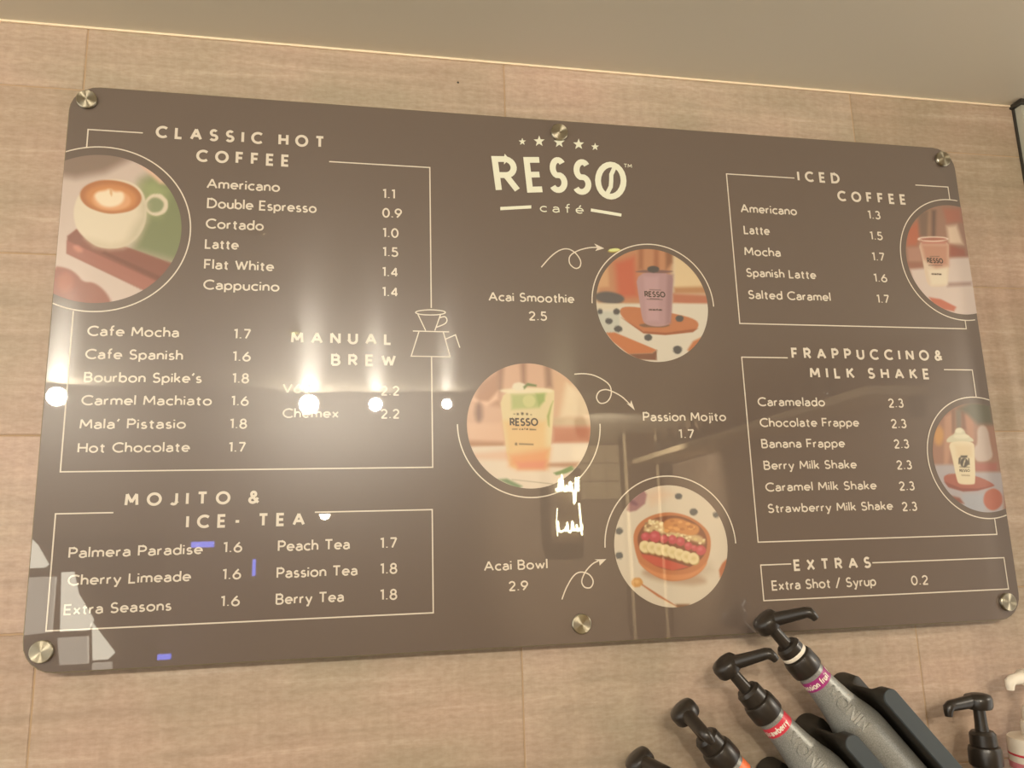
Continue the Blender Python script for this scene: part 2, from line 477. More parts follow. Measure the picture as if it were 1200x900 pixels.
LINES = [
    ('frame_line', 1.8, [(-596.4, 263.0), (-596.4, 286.4), (-533.7, 286.4)]),
    ('frame_line', 1.8, [(-307.8, 262.7), (-178.3, 262.7), (-178.3, 69.9)]),
    ('frame_line', 1.8, [(-596.4, 55.1), (-596.4, -132.6), (-178.6, -132.6), (-178.6, 6.3)]),
    ('frame_line', 1.8, [(-538.1, -179.2), (-597.8, -179.2), (-597.8, -304.2), (-179.7, -304.2), (-179.7, -183.8), (-317.7, -183.8)]),
    ('frame_line', 1.8, [(349.8, 279.9), (243.9, 279.9), (243.9, 59.1), (599.3, 59.1), (599.3, 71.3)]),
    ('frame_line', 1.8, [(547.9, 280.8), (603.5, 280.8), (603.5, 260.5)]),
    ('frame_line', 1.8, [(310.6, 11.7), (242.3, 11.7), (242.3, -234.9), (600.0, -234.9), (600.0, -213.7)]),
    ('frame_line', 1.8, [(552.8, -2.2), (599.1, -2.2), (599.1, -41.4)]),
    ('frame_line', 1.8, [(286.0, -264.0), (243.0, -264.0), (243.0, -308.4), (605.7, -308.4), (605.7, -266.6), (403.5, -266.6)]),
    ('arrow', 1.8, [(-32.4, 129.9), (-30.1, 132.6), (-26.7, 136.6), (-22.9, 141.0), (-19.4, 144.6), (-16.3, 147.5), (-13.2, 150.1), (-10.2, 152.3), (-7.3, 154.1), (-4.2, 155.5), (-1.2, 156.5), (1.8, 157.0), (4.6, 157.0), (7.3, 156.5), (10.0, 155.3), (12.5, 153.8), (14.7, 152.0), (16.9, 149.8), (18.9, 147.1), (20.5, 144.4), (21.6, 141.8), (22.1, 139.3), (22.0, 136.8), (21.4, 134.5), (20.6, 132.7), (19.3, 131.4), (17.5, 130.4), (15.6, 129.9), (13.7, 130.1), (11.7, 131.0), (9.7, 132.6), (7.8, 134.5), (6.6, 136.7), (6.1, 139.1), (6.0, 141.9), (6.5, 144.7), (7.7, 147.2), (9.8, 149.5), (12.6, 151.6), (15.9, 153.5), (19.3, 155.2), (22.9, 156.7), (26.7, 157.9), (30.6, 159.0), (34.4, 159.8), (38.2, 160.4), (42.1, 160.7), (45.5, 160.8), (47.9, 161.0)]),
    ('arrow', 1.8, [(6.0, -14.4), (8.3, -14.2), (11.5, -13.9), (15.2, -13.6), (18.7, -13.6), (22.1, -13.8), (25.5, -14.2), (29.0, -14.8), (32.4, -15.7), (35.9, -17.1), (39.5, -18.7), (43.0, -20.6), (45.9, -22.4), (48.4, -24.2), (50.6, -26.1), (52.3, -28.1), (53.6, -30.3), (54.4, -33.0), (54.7, -35.9), (54.7, -38.9), (54.1, -41.6), (53.1, -44.2), (51.6, -46.8), (49.8, -49.0), (47.8, -50.7), (45.6, -51.8), (43.1, -52.5), (40.6, -52.7), (38.5, -52.3), (36.9, -51.1), (35.6, -49.3), (34.7, -47.2), (34.3, -45.1), (34.6, -43.1), (35.4, -40.9), (36.7, -38.8), (38.2, -37.2), (40.1, -36.0), (42.4, -35.1), (45.0, -34.6), (47.6, -34.4), (50.3, -34.9), (53.2, -35.7), (56.1, -36.9), (59.0, -38.2), (61.8, -39.6), (64.7, -41.2), (67.5, -43.0), (70.2, -45.0), (73.0, -47.5), (75.8, -50.4), (78.3, -53.2), (80.1, -55.1)]),
    ('arrow', 1.8, [(-22.8, -295.6), (-21.7, -293.0), (-20.1, -289.2), (-18.2, -285.1), (-16.2, -281.3), (-14.0, -277.8), (-11.7, -274.2), (-9.3, -271.0), (-6.9, -268.4), (-4.7, -266.5), (-2.6, -265.2), (-0.4, -264.4), (2.0, -264.0), (4.7, -264.1), (7.6, -264.7), (10.4, -265.8), (12.8, -267.1), (14.6, -268.8), (16.2, -271.0), (17.3, -273.3), (17.8, -275.5), (17.6, -277.6), (16.8, -279.7), (15.5, -281.6), (14.1, -282.9), (12.4, -283.4), (10.3, -283.4), (8.2, -283.0), (6.5, -282.2), (5.2, -280.9), (4.1, -279.2), (3.3, -277.1), (3.2, -274.9), (3.8, -272.4), (5.1, -269.5), (6.7, -266.5), (8.5, -263.8), (10.6, -261.3), (13.0, -258.9), (15.5, -256.7), (17.8, -254.9), (20.0, -253.6), (22.3, -252.6), (24.3, -251.9), (25.7, -251.4)]),
    ('brew_icon', 1.6, [(-160.3, 64.5), (-160.8, 63.7), (-162.2, 62.9), (-164.5, 62.2), (-167.5, 61.6), (-171.1, 61.1), (-175.1, 60.8), (-179.3, 60.6), (-183.5, 60.6), (-187.5, 60.7), (-191.1, 61.0), (-194.1, 61.5), (-196.3, 62.1), (-197.7, 62.7), (-198.2, 63.5), (-197.7, 64.2), (-196.3, 65.0), (-194.1, 65.7), (-191.1, 66.3), (-187.5, 66.8), (-183.5, 67.2), (-179.3, 67.4), (-175.0, 67.4), (-171.0, 67.2), (-167.4, 66.9), (-164.4, 66.5), (-162.1, 65.9), (-160.7, 65.2), (-160.3, 64.5)]),
    ('brew_icon', 1.6, [(-195.5, 61.6), (-185.7, 40.0)]),
    ('brew_icon', 1.6, [(-166.6, 61.5), (-174.1, 40.2)]),
    ('brew_icon', 1.6, [(-168.0, 57.2), (-166.7, 57.6), (-164.7, 58.3), (-162.7, 58.8), (-161.2, 58.8), (-160.1, 58.2), (-159.2, 57.1), (-158.7, 55.9), (-158.5, 54.6), (-158.6, 53.4), (-159.0, 52.1), (-159.9, 50.8), (-161.3, 49.5), (-163.7, 48.1), (-166.9, 46.7), (-170.1, 45.4), (-172.2, 44.5)]),
    ('brew_icon', 1.6, [(-201.8, 39.1), (-156.0, 38.9)]),
    ('brew_icon', 1.6, [(-194.3, 38.1), (-204.1, 6.5), (-155.1, 6.4), (-163.3, 38.2)]),
    ('brew_icon', 1.6, [(-160.7, 29.3), (-147.9, 35.2), (-142.7, 18.5)]),
]
SHAPES = [
    ('arrow_head', [(42.2, 166.2), (55.9, 159.8), (43.1, 155.6), (46.3, 160.0)]),
    ('arrow_head', [(81.2, -48.5), (85.3, -61.8), (74.4, -52.4), (79.0, -54.0)]),
    ('arrow_head', [(20.9, -249.4), (36.1, -249.5), (27.1, -257.1), (26.7, -251.7)]),
    ('star', [(-52.0, 314.3), (-50.8, 310.7), (-47.0, 310.8), (-50.0, 308.1), (-49.1, 304.3), (-52.2, 306.3), (-55.4, 303.8), (-54.3, 307.8), (-57.2, 310.0), (-53.4, 310.5)]),
    ('star', [(-28.2, 319.6), (-26.4, 314.0), (-20.7, 314.2), (-25.3, 310.1), (-24.0, 304.4), (-28.7, 307.4), (-33.5, 303.7), (-31.8, 309.6), (-36.1, 313.1), (-30.4, 313.7)]),
    ('star', [(0.1, 320.0), (1.9, 314.5), (7.7, 314.6), (3.0, 310.5), (4.3, 304.7), (-0.4, 307.8), (-5.3, 304.1), (-3.6, 310.0), (-7.9, 313.5), (-2.1, 314.2)]),
    ('star', [(27.8, 319.1), (29.5, 313.5), (35.3, 313.7), (30.6, 309.6), (31.9, 303.8), (27.2, 306.8), (22.2, 303.1), (24.0, 309.1), (19.6, 312.6), (25.4, 313.2)]),
    ('star', [(51.1, 314.4), (52.4, 310.4), (56.5, 310.5), (53.1, 307.6), (54.0, 303.5), (50.7, 305.7), (47.1, 303.1), (48.4, 307.3), (45.3, 309.7), (49.5, 310.2)]),
    ('logo_bar', [(-85.2, 212.0), (-42.9, 216.7), (-43.1, 212.1), (-85.3, 207.4)]),
    ('logo_bar', [(40.3, 216.5), (83.4, 211.3), (82.8, 206.9), (39.7, 212.1)]),
]
LOGO = [('R', [(-95.7, 284.7), (-60.5, 286.4), (-90.1, 231.8), (-57.0, 233.7)]), ('E', [(-51.7, 286.1), (-25.5, 287.8), (-47.6, 234.5), (-22.7, 236.8)]), ('S', [(-16.5, 288.4), (8.8, 289.8), (-17.5, 235.6), (9.4, 237.7)]), ('S', [(17.4, 287.5), (44.0, 289.2), (15.0, 235.0), (42.5, 236.5)]), ('O', [(49.6, 286.1), (94.8, 288.4), (46.7, 229.9), (92.0, 232.4)])]
RINGS = {'latte': (-576.7, 159.6, 104.7), 'smoothie': (121.2, 82.2, 86.3), 'mojito': (-55.1, -79.5, 92.2), 'bowl': (123.1, -235.5, 87.8), 'iced': (601.7, 166.1, 94.2), 'frappe': (593.6, -127.6, 85.6)}
DISCS = {'smoothie': (119.9, 82.5, 79.1), 'mojito': (-55.6, -80.7, 79.9), 'bowl': (123.4, -235.5, 76.0), 'latte': (-576.7, 159.6, 94.2), 'iced': (601.7, 166.1, 85.2), 'frappe': (593.6, -127.6, 77.1)}
PAINT = {
    'latte': [
        ('c8b8ae', 0, [(-1.29, 1.88), (1.8, 2.14), (1.93, -1.94), (-0.95, -1.97)]),
        ('7c6a5e', 0.06, [(-0.73, 1.1), (0.08, 1.15), (0.32, 0.96), (0.03, 0.76), (-0.31, 0.66), (-0.55, 0.69), (-0.71, 0.75)]),
        ('6d7a52', 0.09, [(0.49, 0.68), (0.69, 0.84), (1.21, 0.87), (1.26, -0.41), (0.96, -0.45), (0.42, -0.3), (0.49, 0.25)]),
        ('8a9a66', 0.08, [(0.47, 0.62), (0.64, 0.72), (0.83, 0.55), (0.72, 0.2), (0.55, 0.19)]),
        ('e0b8a0', 0.03, [(0.46, 0.88), (0.53, 0.9), (0.8, 0.64), (0.7, 0.65)]),
        ('7a4437', 0.012, [(-0.35, -0.13), (-0.25, -0.03), (0.93, -0.45), (0.77, -0.7), (0.6, -0.82), (-0.34, -0.36)]),
        ('96584a', 0.012, [(-0.35, -0.19), (-0.34, -0.36), (0.6, -0.82), (0.73, -0.69)]),
        ('663428', 0.012, [(0.1, -0.31), (0.79, -0.63), (0.77, -0.69), (0.06, -0.34)]),
        ('c07a68', 0.02, [(-0.16, -0.33), (-0.17, -0.34), (-0.18, -0.34), (-0.21, -0.34), (-0.23, -0.33), (-0.25, -0.31), (-0.26, -0.3), (-0.27, -0.28), (-0.27, -0.26), (-0.26, -0.25), (-0.24, -0.25), (-0.22, -0.25), (-0.2, -0.26), (-0.18, -0.28), (-0.16, -0.3), (-0.16, -0.31)]),
        ('8a5040', 0.015, [(-0.51, -0.53), (-0.32, -0.55), (-0.2, -0.63), (-0.13, -0.73), (0.01, -0.73), (0.16, -0.86), (0.25, -1.05), (-0.47, -1.07)]),
        ('a05c46', 0.03, [(-0.23, -0.74), (-0.23, -0.79), (-0.25, -0.83), (-0.28, -0.86), (-0.32, -0.88), (-0.35, -0.87), (-0.39, -0.84), (-0.41, -0.8), (-0.42, -0.74), (-0.42, -0.69), (-0.4, -0.65), (-0.37, -0.62), (-0.34, -0.6), (-0.3, -0.61), (-0.27, -0.64), (-0.24, -0.69)]),
        ('d8cdb4', 0.008, [(0.82, 0.36), (0.82, 0.3), (0.79, 0.24), (0.74, 0.21), (0.69, 0.19), (0.63, 0.2), (0.58, 0.23), (0.54, 0.28), (0.53, 0.34), (0.54, 0.4), (0.57, 0.45), (0.61, 0.49), (0.67, 0.5), (0.73, 0.5), (0.77, 0.46), (0.81, 0.42)]),
        ('7e8c66', 0.012, [(0.77, 0.35), (0.76, 0.31), (0.74, 0.27), (0.71, 0.25), (0.67, 0.24), (0.63, 0.24), (0.6, 0.26), (0.57, 0.3), (0.56, 0.34), (0.57, 0.38), (0.59, 0.41), (0.62, 0.44), (0.66, 0.45), (0.7, 0.44), (0.73, 0.42), (0.76, 0.39)]),
        ('dcd2ba', 0.01, [(-0.31, 0.2), (-0.27, 0.43), (-0.13, 0.6), (0.09, 0.68), (0.34, 0.66), (0.5, 0.54), (0.56, 0.34), (0.57, 0.11), (0.51, -0.07), (0.42, -0.18), (0.3, -0.26), (0.15, -0.28), (0.0, -0.26), (-0.15, -0.15), (-0.26, -0.02)]),
        ('bcb49a', 0.06, [(0.48, 0.45), (0.56, 0.34), (0.57, 0.11), (0.49, -0.1), (0.34, -0.22), (0.41, 0.01), (0.5, 0.19)]),
        ('c8bda2', 0.05, [(-0.13, -0.15), (0.17, -0.22), (0.44, -0.13), (0.3, -0.26), (0.15, -0.28), (-0.02, -0.25)]),
        ('a8663a', 0.01, [(0.5, 0.42), (0.47, 0.33), (0.39, 0.25), (0.26, 0.21), (0.12, 0.19), (-0.02, 0.22), (-0.14, 0.27), (-0.22, 0.35), (-0.25, 0.44), (-0.22, 0.53), (-0.14, 0.6), (-0.02, 0.65), (0.12, 0.66), (0.26, 0.64), (0.39, 0.59), (0.47, 0.51)]),
        ('c48048', 0.03, [(0.44, 0.41), (0.42, 0.33), (0.35, 0.27), (0.25, 0.24), (0.13, 0.23), (0.01, 0.24), (-0.09, 0.29), (-0.15, 0.35), (-0.18, 0.42), (-0.16, 0.49), (-0.09, 0.55), (0.01, 0.59), (0.13, 0.6), (0.25, 0.59), (0.35, 0.54), (0.42, 0.48)]),
        ('dca070', 0.02, [(0.37, 0.38), (0.35, 0.32), (0.3, 0.28), (0.22, 0.25), (0.13, 0.24), (0.04, 0.25), (-0.03, 0.28), (-0.08, 0.33), (-0.1, 0.39), (-0.08, 0.45), (-0.03, 0.49), (0.04, 0.53), (0.13, 0.53), (0.22, 0.52), (0.3, 0.49), (0.35, 0.44)]),
        ('efe0c2', 0.02, [(-0.08, 0.42), (-0.04, 0.49), (0.05, 0.5), (0.1, 0.54), (0.16, 0.49), (0.26, 0.51), (0.29, 0.42), (0.25, 0.33), (0.14, 0.28), (0.01, 0.3)]),
        ('d8a878', 0.008, [(0.1, 0.54), (0.13, 0.54), (0.14, 0.46), (0.13, 0.43), (0.11, 0.47)]),
    ],
    'smoothie': [
        ('c9bfa6', 0, [(-2.09, 1.86), (2.68, 2.13), (2.22, -2.25), (-2.23, -2.23)]),
        ('b07a58', 0.05, [(-0.98, 1.11), (0.44, 1.17), (0.4, 0.67), (0.23, -0.01), (-0.98, -0.04)]),
        ('c4986e', 0.03, [(-0.97, 0.84), (-0.76, 0.84), (-0.76, 0.3), (-1.0, 0.26)]),
        ('b4563e', 0.06, [(-0.64, 0.73), (-0.27, 0.86), (-0.25, 0.13), (-0.62, 0.09)]),
        ('925a3e', 0.03, [(-0.19, 1.02), (-0.1, 1.03), (-0.13, 0.62), (-0.22, 0.62)]),
        ('925a3e', 0.03, [(0.09, 1.03), (0.18, 1.04), (0.15, 0.63), (0.06, 0.63)]),
        ('7d5138', 0.03, [(0.31, 1.17), (0.47, 1.18), (0.41, 0.77), (0.28, 0.64)]),
        ('d2bb92', 0.03, [(0.45, 0.89), (1.23, 0.77), (1.2, 0.36), (0.41, 0.27)]),
        ('a87850', 0.03, [(0.41, 0.32), (1.07, 0.36), (1.06, 0.23), (0.4, 0.21)]),
        ('a8624a', 0.03, [(0.37, 0.21), (1.09, 0.2), (1.04, 0.01), (0.36, 0.04)]),
        ('cdc8b8', 0.02, [(-1.04, -0.01), (1.05, 0.05), (0.93, -1.37), (-1.11, -1.39)]),
        ('4c4a4c', 0.02, [(-0.5, 0.08), (-0.53, 0.04), (-0.59, 0.01), (-0.68, -0.01), (-0.78, -0.01), (-0.88, 0.01), (-0.97, 0.04), (-1.02, 0.08), (-1.03, 0.12), (-1.01, 0.16), (-0.94, 0.19), (-0.85, 0.21), (-0.75, 0.21), (-0.65, 0.19), (-0.56, 0.16), (-0.51, 0.12)]),
        ('cfc6ae', 0.015, [(-1.01, 0.0), (-0.5, 0.0), (-0.63, -0.09), (-0.99, -0.11)]),
        ('b8bcb0', 0.02, [(-1.02, -0.13), (-0.6, -0.15), (-0.63, -0.57), (-0.95, -0.51)]),
        ('b06a44', 0.01, [(-0.6, -0.06), (-0.32, -0.04), (0.41, -0.15), (0.77, -0.24), (0.82, -0.36), (0.69, -0.46), (0.19, -0.53), (-0.2, -0.5), (-0.58, -0.24)]),
        ('8e4e32', 0.01, [(-0.58, -0.24), (-0.2, -0.47), (0.2, -0.49), (0.79, -0.4), (0.69, -0.47), (0.19, -0.53), (-0.2, -0.51)]),
        ('b4683e', 0.01, [(-0.86, -0.51), (-0.71, -0.5), (0.01, -0.79), (-0.07, -0.85), (-0.49, -0.87), (-0.75, -0.66)]),
        ('6e4636', 0.01, [(-0.49, -0.87), (-0.07, -0.85), (0.02, -0.79), (-0.0, -0.97), (-0.32, -0.96)]),
        ('b4683e', 0.02, [(0.57, -0.78), (0.68, -0.63), (0.87, -0.54), (0.79, -0.72), (0.6, -0.83)]),
        ('3f4245', 0.012, [(-0.9, -0.14), (-0.9, -0.16), (-0.91, -0.18), (-0.93, -0.19), (-0.95, -0.19), (-0.96, -0.19), (-0.98, -0.18), (-0.99, -0.16), (-0.99, -0.14), (-0.98, -0.13), (-0.97, -0.11), (-0.96, -0.1), (-0.94, -0.1), (-0.92, -0.1), (-0.91, -0.11), (-0.9, -0.12)]),
        ('3f4245', 0.012, [(-0.59, -0.13), (-0.6, -0.16), (-0.61, -0.17), (-0.63, -0.19), (-0.66, -0.19), (-0.68, -0.19), (-0.7, -0.18), (-0.71, -0.16), (-0.71, -0.14), (-0.71, -0.12), (-0.69, -0.1), (-0.67, -0.09), (-0.65, -0.08), (-0.63, -0.09), (-0.61, -0.1), (-0.6, -0.11)]),
        ('3f4245', 0.01, [(-0.73, -0.31), (-0.74, -0.33), (-0.75, -0.34), (-0.77, -0.36), (-0.8, -0.36), (-0.82, -0.36), (-0.84, -0.35), (-0.86, -0.33), (-0.86, -0.31), (-0.86, -0.29), (-0.84, -0.27), (-0.82, -0.26), (-0.79, -0.26), (-0.77, -0.26), (-0.75, -0.27), (-0.73, -0.29)]),
        ('3f4245', 0.01, [(-0.57, -0.44), (-0.57, -0.46), (-0.59, -0.48), (-0.62, -0.49), (-0.64, -0.5), (-0.67, -0.49), (-0.7, -0.48), (-0.71, -0.46), (-0.72, -0.44), (-0.71, -0.42), (-0.69, -0.4), (-0.67, -0.39), (-0.64, -0.38), (-0.61, -0.39), (-0.59, -0.4), (-0.57, -0.42)]),
        ('3f4245', 0.01, [(-0.05, -0.58), (-0.06, -0.6), (-0.07, -0.62), (-0.1, -0.63), (-0.12, -0.64), (-0.15, -0.63), (-0.18, -0.62), (-0.19, -0.6), (-0.19, -0.58), (-0.19, -0.56), (-0.17, -0.54), (-0.15, -0.53), (-0.12, -0.52), (-0.09, -0.52), (-0.07, -0.54), (-0.05, -0.56)]),
        ('3f4245', 0.01, [(0.47, -0.78), (0.46, -0.81), (0.44, -0.83), (0.42, -0.85), (0.38, -0.86), (0.35, -0.85), (0.33, -0.84), (0.31, -0.81), (0.31, -0.79), (0.31, -0.76), (0.33, -0.73), (0.36, -0.72), (0.39, -0.71), (0.43, -0.72), (0.45, -0.73), (0.47, -0.76)]),
        ('3f4245', 0.01, [(0.54, -0.23), (0.53, -0.25), (0.52, -0.27), (0.49, -0.29), (0.46, -0.29), (0.43, -0.29), (0.41, -0.28), (0.4, -0.26), (0.39, -0.24), (0.4, -0.21), (0.42, -0.19), (0.44, -0.18), (0.47, -0.18), (0.5, -0.18), (0.52, -0.19), (0.54, -0.21)]),
        ('6c5040', 0.01, [(0.28, -0.36), (0.26, -0.37), (0.2, -0.39), (0.11, -0.4), (0.0, -0.4), (-0.1, -0.4), (-0.19, -0.4), (-0.25, -0.38), (-0.27, -0.37), (-0.25, -0.35), (-0.19, -0.34), (-0.1, -0.33), (0.01, -0.32), (0.11, -0.32), (0.2, -0.33), (0.26, -0.34)]),
        ('a5848a', 0.006, [(-0.28, 0.58), (0.42, 0.59), (0.37, 0.27), (0.31, -0.31), (0.2, -0.37), (0.02, -0.39), (-0.16, -0.35), (-0.21, -0.26), (-0.24, 0.1)]),
        ('b08e94', 0.03, [(-0.13, 0.5), (0.14, 0.51), (0.09, -0.28), (-0.13, -0.29)]),
        ('8f6f76', 0.03, [(0.3, 0.55), (0.41, 0.55), (0.3, -0.32), (0.21, -0.34)]),
        ('6e4f4c', 0.006, [(0.42, 0.61), (0.39, 0.6), (0.31, 0.58), (0.2, 0.57), (0.07, 0.57), (-0.07, 0.57), (-0.18, 0.57), (-0.25, 0.57), (-0.28, 0.58), (-0.25, 0.59), (-0.17, 0.61), (-0.06, 0.62), (0.07, 0.62), (0.2, 0.63), (0.32, 0.62), (0.39, 0.62)]),
        ('3c3a3c', 0.01, [(0.16, 0.64), (0.15, 0.62), (0.13, 0.59), (0.09, 0.58), (0.05, 0.57), (0.01, 0.58), (-0.03, 0.59), (-0.05, 0.61), (-0.06, 0.63), (-0.05, 0.66), (-0.02, 0.68), (0.01, 0.69), (0.06, 0.7), (0.1, 0.69), (0.14, 0.68), (0.16, 0.66)]),
        ('5a484a', 0.004, [(-0.1, 0.1), (0.18, 0.1), (0.18, 0.09), (-0.1, 0.09)]),
        ('5a484a', 0.004, [(-0.08, -0.08), (0.16, -0.08), (0.16, -0.1), (-0.08, -0.1)]),
        ('5a484a', 0.004, [(-0.04, 0.27), (0.16, 0.27), (0.16, 0.26), (-0.04, 0.26)]),
    ],
    'mojito': [
        ('cba48a', 0, [(-1.88, 1.75), (2.41, 1.86), (2.13, -2.08), (-1.9, -1.95)]),
        ('a87e66', 0.05, [(-0.81, 0.66), (-0.45, 0.88), (-0.47, 0.3), (-0.87, 0.38)]),
        ('8e6a58', 0.04, [(-0.48, 0.94), (-0.39, 0.94), (-0.43, 0.55), (-0.49, 0.55)]),
        ('8a6654', 0.04, [(-0.11, 1.05), (-0.03, 1.05), (-0.04, 0.66), (-0.1, 0.66)]),
        ('8a6654', 0.04, [(0.28, 1.06), (0.39, 0.95), (0.41, 0.61), (0.29, 0.61)]),
        ('c49c7c', 0.04, [(0.42, 0.89), (0.75, 0.72), (0.72, 0.05), (0.41, 0.03)]),
        ('dcc8a8', 0.06, [(0.64, 0.67), (1.03, 0.5), (1.01, 0.11), (0.5, 0.11)]),
        ('dcb498', 0.03, [(-0.9, 0.46), (-0.79, 0.38), (-0.65, 0.38), (-0.49, 0.55), (-0.49, 0.41), (-0.68, 0.3), (-0.9, 0.38)]),
        ('7c5c50', 0.04, [(-0.75, 0.19), (-0.75, 0.13), (-0.77, 0.08), (-0.79, 0.04), (-0.81, 0.03), (-0.83, 0.04), (-0.85, 0.08), (-0.86, 0.13), (-0.87, 0.19), (-0.86, 0.25), (-0.85, 0.31), (-0.83, 0.34), (-0.8, 0.36), (-0.78, 0.34), (-0.76, 0.31), (-0.75, 0.25)]),
        ('d6ae92', 0.04, [(-0.99, 0.03), (-0.45, 0.03), (-0.4, -0.27), (-0.97, -0.26)]),
        ('a0704e', 0.04, [(-0.99, -0.25), (-0.43, -0.28), (-0.43, -0.33), (-0.97, -0.34)]),
        ('b8a080', 0.04, [(0.39, 0.11), (1.01, 0.11), (1.0, -0.03), (0.38, -0.03)]),
        ('b06c54', 0.04, [(0.38, -0.03), (1.03, -0.03), (0.99, -0.28), (0.37, -0.29)]),
        ('ddd0bc', 0.02, [(-0.99, -0.34), (1.01, -0.3), (0.97, -1.25), (-1.01, -1.21)]),
        ('d8b49a', 0.04, [(-0.97, -0.45), (-0.35, -0.4), (-0.3, -0.56), (-0.89, -0.53)]),
        ('a87c60', 0.03, [(0.25, -0.61), (0.77, -0.6), (0.74, -0.68), (0.24, -0.66)]),
        ('dfd4c0', 0.03, [(0.37, -0.3), (0.99, -0.3), (0.95, -0.55), (0.36, -0.54)]),
        ('5f7e58', 0.02, [(-0.52, -0.85), (-0.39, -0.84), (-0.15, -0.96), (-0.21, -1.0), (-0.37, -0.93)]),
        ('6a8a54', 0.012, [(0.36, -0.76), (0.49, -0.72), (0.66, -0.65), (0.7, -0.71), (0.57, -0.77), (0.4, -0.8)]),
        ('99917e', 0.005, [(-0.31, -0.85), (0.34, -0.93), (0.34, -0.94), (-0.31, -0.86)]),
        ('d8c99a', 0.006, [(-0.48, 0.59), (0.42, 0.6), (0.43, 0.5), (0.34, -0.33), (0.27, -0.65), (0.13, -0.7), (-0.22, -0.7), (-0.36, -0.64), (-0.42, -0.05)]),
        ('dcb880', 0.05, [(-0.42, 0.06), (0.27, 0.06), (0.25, -0.43), (-0.36, -0.43)]),
        ('d8935e', 0.06, [(-0.35, -0.46), (0.31, -0.38), (0.26, -0.69), (-0.22, -0.69), (-0.34, -0.64)]),
        ('d48060', 0.04, [(-0.22, -0.59), (0.25, -0.57), (0.21, -0.7), (-0.2, -0.69)]),
        ('e6dcba', 0.02, [(0.4, 0.55), (0.37, 0.53), (0.27, 0.52), (0.13, 0.51), (-0.03, 0.5), (-0.2, 0.5), (-0.34, 0.51), (-0.43, 0.53), (-0.46, 0.55), (-0.43, 0.57), (-0.33, 0.58), (-0.19, 0.6), (-0.03, 0.6), (0.14, 0.6), (0.28, 0.59), (0.37, 0.57)]),
        ('a8b474', 0.03, [(-0.28, 0.49), (0.29, 0.51), (0.17, 0.28), (-0.28, 0.25)]),
        ('8aa458', 0.02, [(0.12, 0.5), (0.26, 0.51), (0.26, 0.39), (0.16, 0.3)]),
        ('c4c888', 0.015, [(0.11, 0.39), (0.1, 0.35), (0.08, 0.31), (0.04, 0.29), (0.0, 0.28), (-0.04, 0.29), (-0.07, 0.31), (-0.09, 0.35), (-0.1, 0.39), (-0.09, 0.43), (-0.07, 0.46), (-0.03, 0.48), (0.01, 0.49), (0.05, 0.48), (0.08, 0.46), (0.1, 0.43)]),
        ('8c9c50', 0.015, [(0.3, 0.0), (0.29, 0.14), (0.35, 0.3), (0.4, 0.39), (0.37, 0.3), (0.33, 0.14), (0.32, -0.03)]),
        ('e2dcc4', 0.015, [(-0.04, 0.62), (-0.05, 0.6), (-0.08, 0.57), (-0.11, 0.56), (-0.16, 0.55), (-0.2, 0.56), (-0.23, 0.57), (-0.26, 0.59), (-0.26, 0.62), (-0.25, 0.64), (-0.23, 0.67), (-0.19, 0.68), (-0.15, 0.69), (-0.11, 0.68), (-0.07, 0.67), (-0.05, 0.65)]),
        ('5e7440', 0.008, [(-0.08, 0.62), (-0.01, 0.68), (0.14, 0.65), (0.13, 0.62), (-0.01, 0.63), (-0.07, 0.57)]),
        ('463e2c', 0.003, [(-0.28, -0.06), (-0.2, -0.06), (-0.2, -0.07), (-0.28, -0.07)]),
        ('463e2c', 0.003, [(0.0, -0.06), (0.1, -0.07), (0.1, -0.08), (0.0, -0.08)]),
        ('463e2c', 0.004, [(-0.09, 0.18), (-0.09, 0.17), (-0.1, 0.17), (-0.1, 0.16), (-0.11, 0.16), (-0.12, 0.16), (-0.13, 0.17), (-0.13, 0.17), (-0.13, 0.18), (-0.13, 0.19), (-0.13, 0.2), (-0.12, 0.2), (-0.11, 0.2), (-0.1, 0.2), (-0.1, 0.2), (-0.09, 0.19)]),
        ('463e2c', 0.004, [(-0.02, 0.17), (-0.02, 0.17), (-0.02, 0.16), (-0.03, 0.16), (-0.04, 0.16), (-0.04, 0.16), (-0.05, 0.16), (-0.05, 0.17), (-0.05, 0.17), (-0.05, 0.18), (-0.05, 0.19), (-0.04, 0.19), (-0.03, 0.19), (-0.03, 0.19), (-0.02, 0.19), (-0.02, 0.18)]),
        ('463e2c', 0.004, [(-0.17, 0.17), (-0.17, 0.17), (-0.17, 0.16), (-0.18, 0.16), (-0.18, 0.16), (-0.19, 0.16), (-0.2, 0.16), (-0.2, 0.17), (-0.2, 0.17), (-0.2, 0.18), (-0.2, 0.19), (-0.19, 0.19), (-0.18, 0.19), (-0.18, 0.19), (-0.17, 0.19), (-0.17, 0.18)]),
        ('463e2c', 0.004, [(0.04, 0.17), (0.04, 0.16), (0.04, 0.16), (0.03, 0.16), (0.03, 0.16), (0.03, 0.16), (0.03, 0.16), (0.02, 0.16), (0.02, 0.17), (0.02, 0.17), (0.03, 0.17), (0.03, 0.17), (0.03, 0.17), (0.03, 0.17), (0.04, 0.17), (0.04, 0.17)]),
        ('463e2c', 0.004, [(-0.23, 0.17), (-0.23, 0.17), (-0.23, 0.17), (-0.24, 0.17), (-0.24, 0.17), (-0.24, 0.17), (-0.25, 0.17), (-0.25, 0.17), (-0.25, 0.17), (-0.25, 0.18), (-0.24, 0.18), (-0.24, 0.18), (-0.24, 0.18), (-0.24, 0.18), (-0.23, 0.18), (-0.23, 0.18)]),
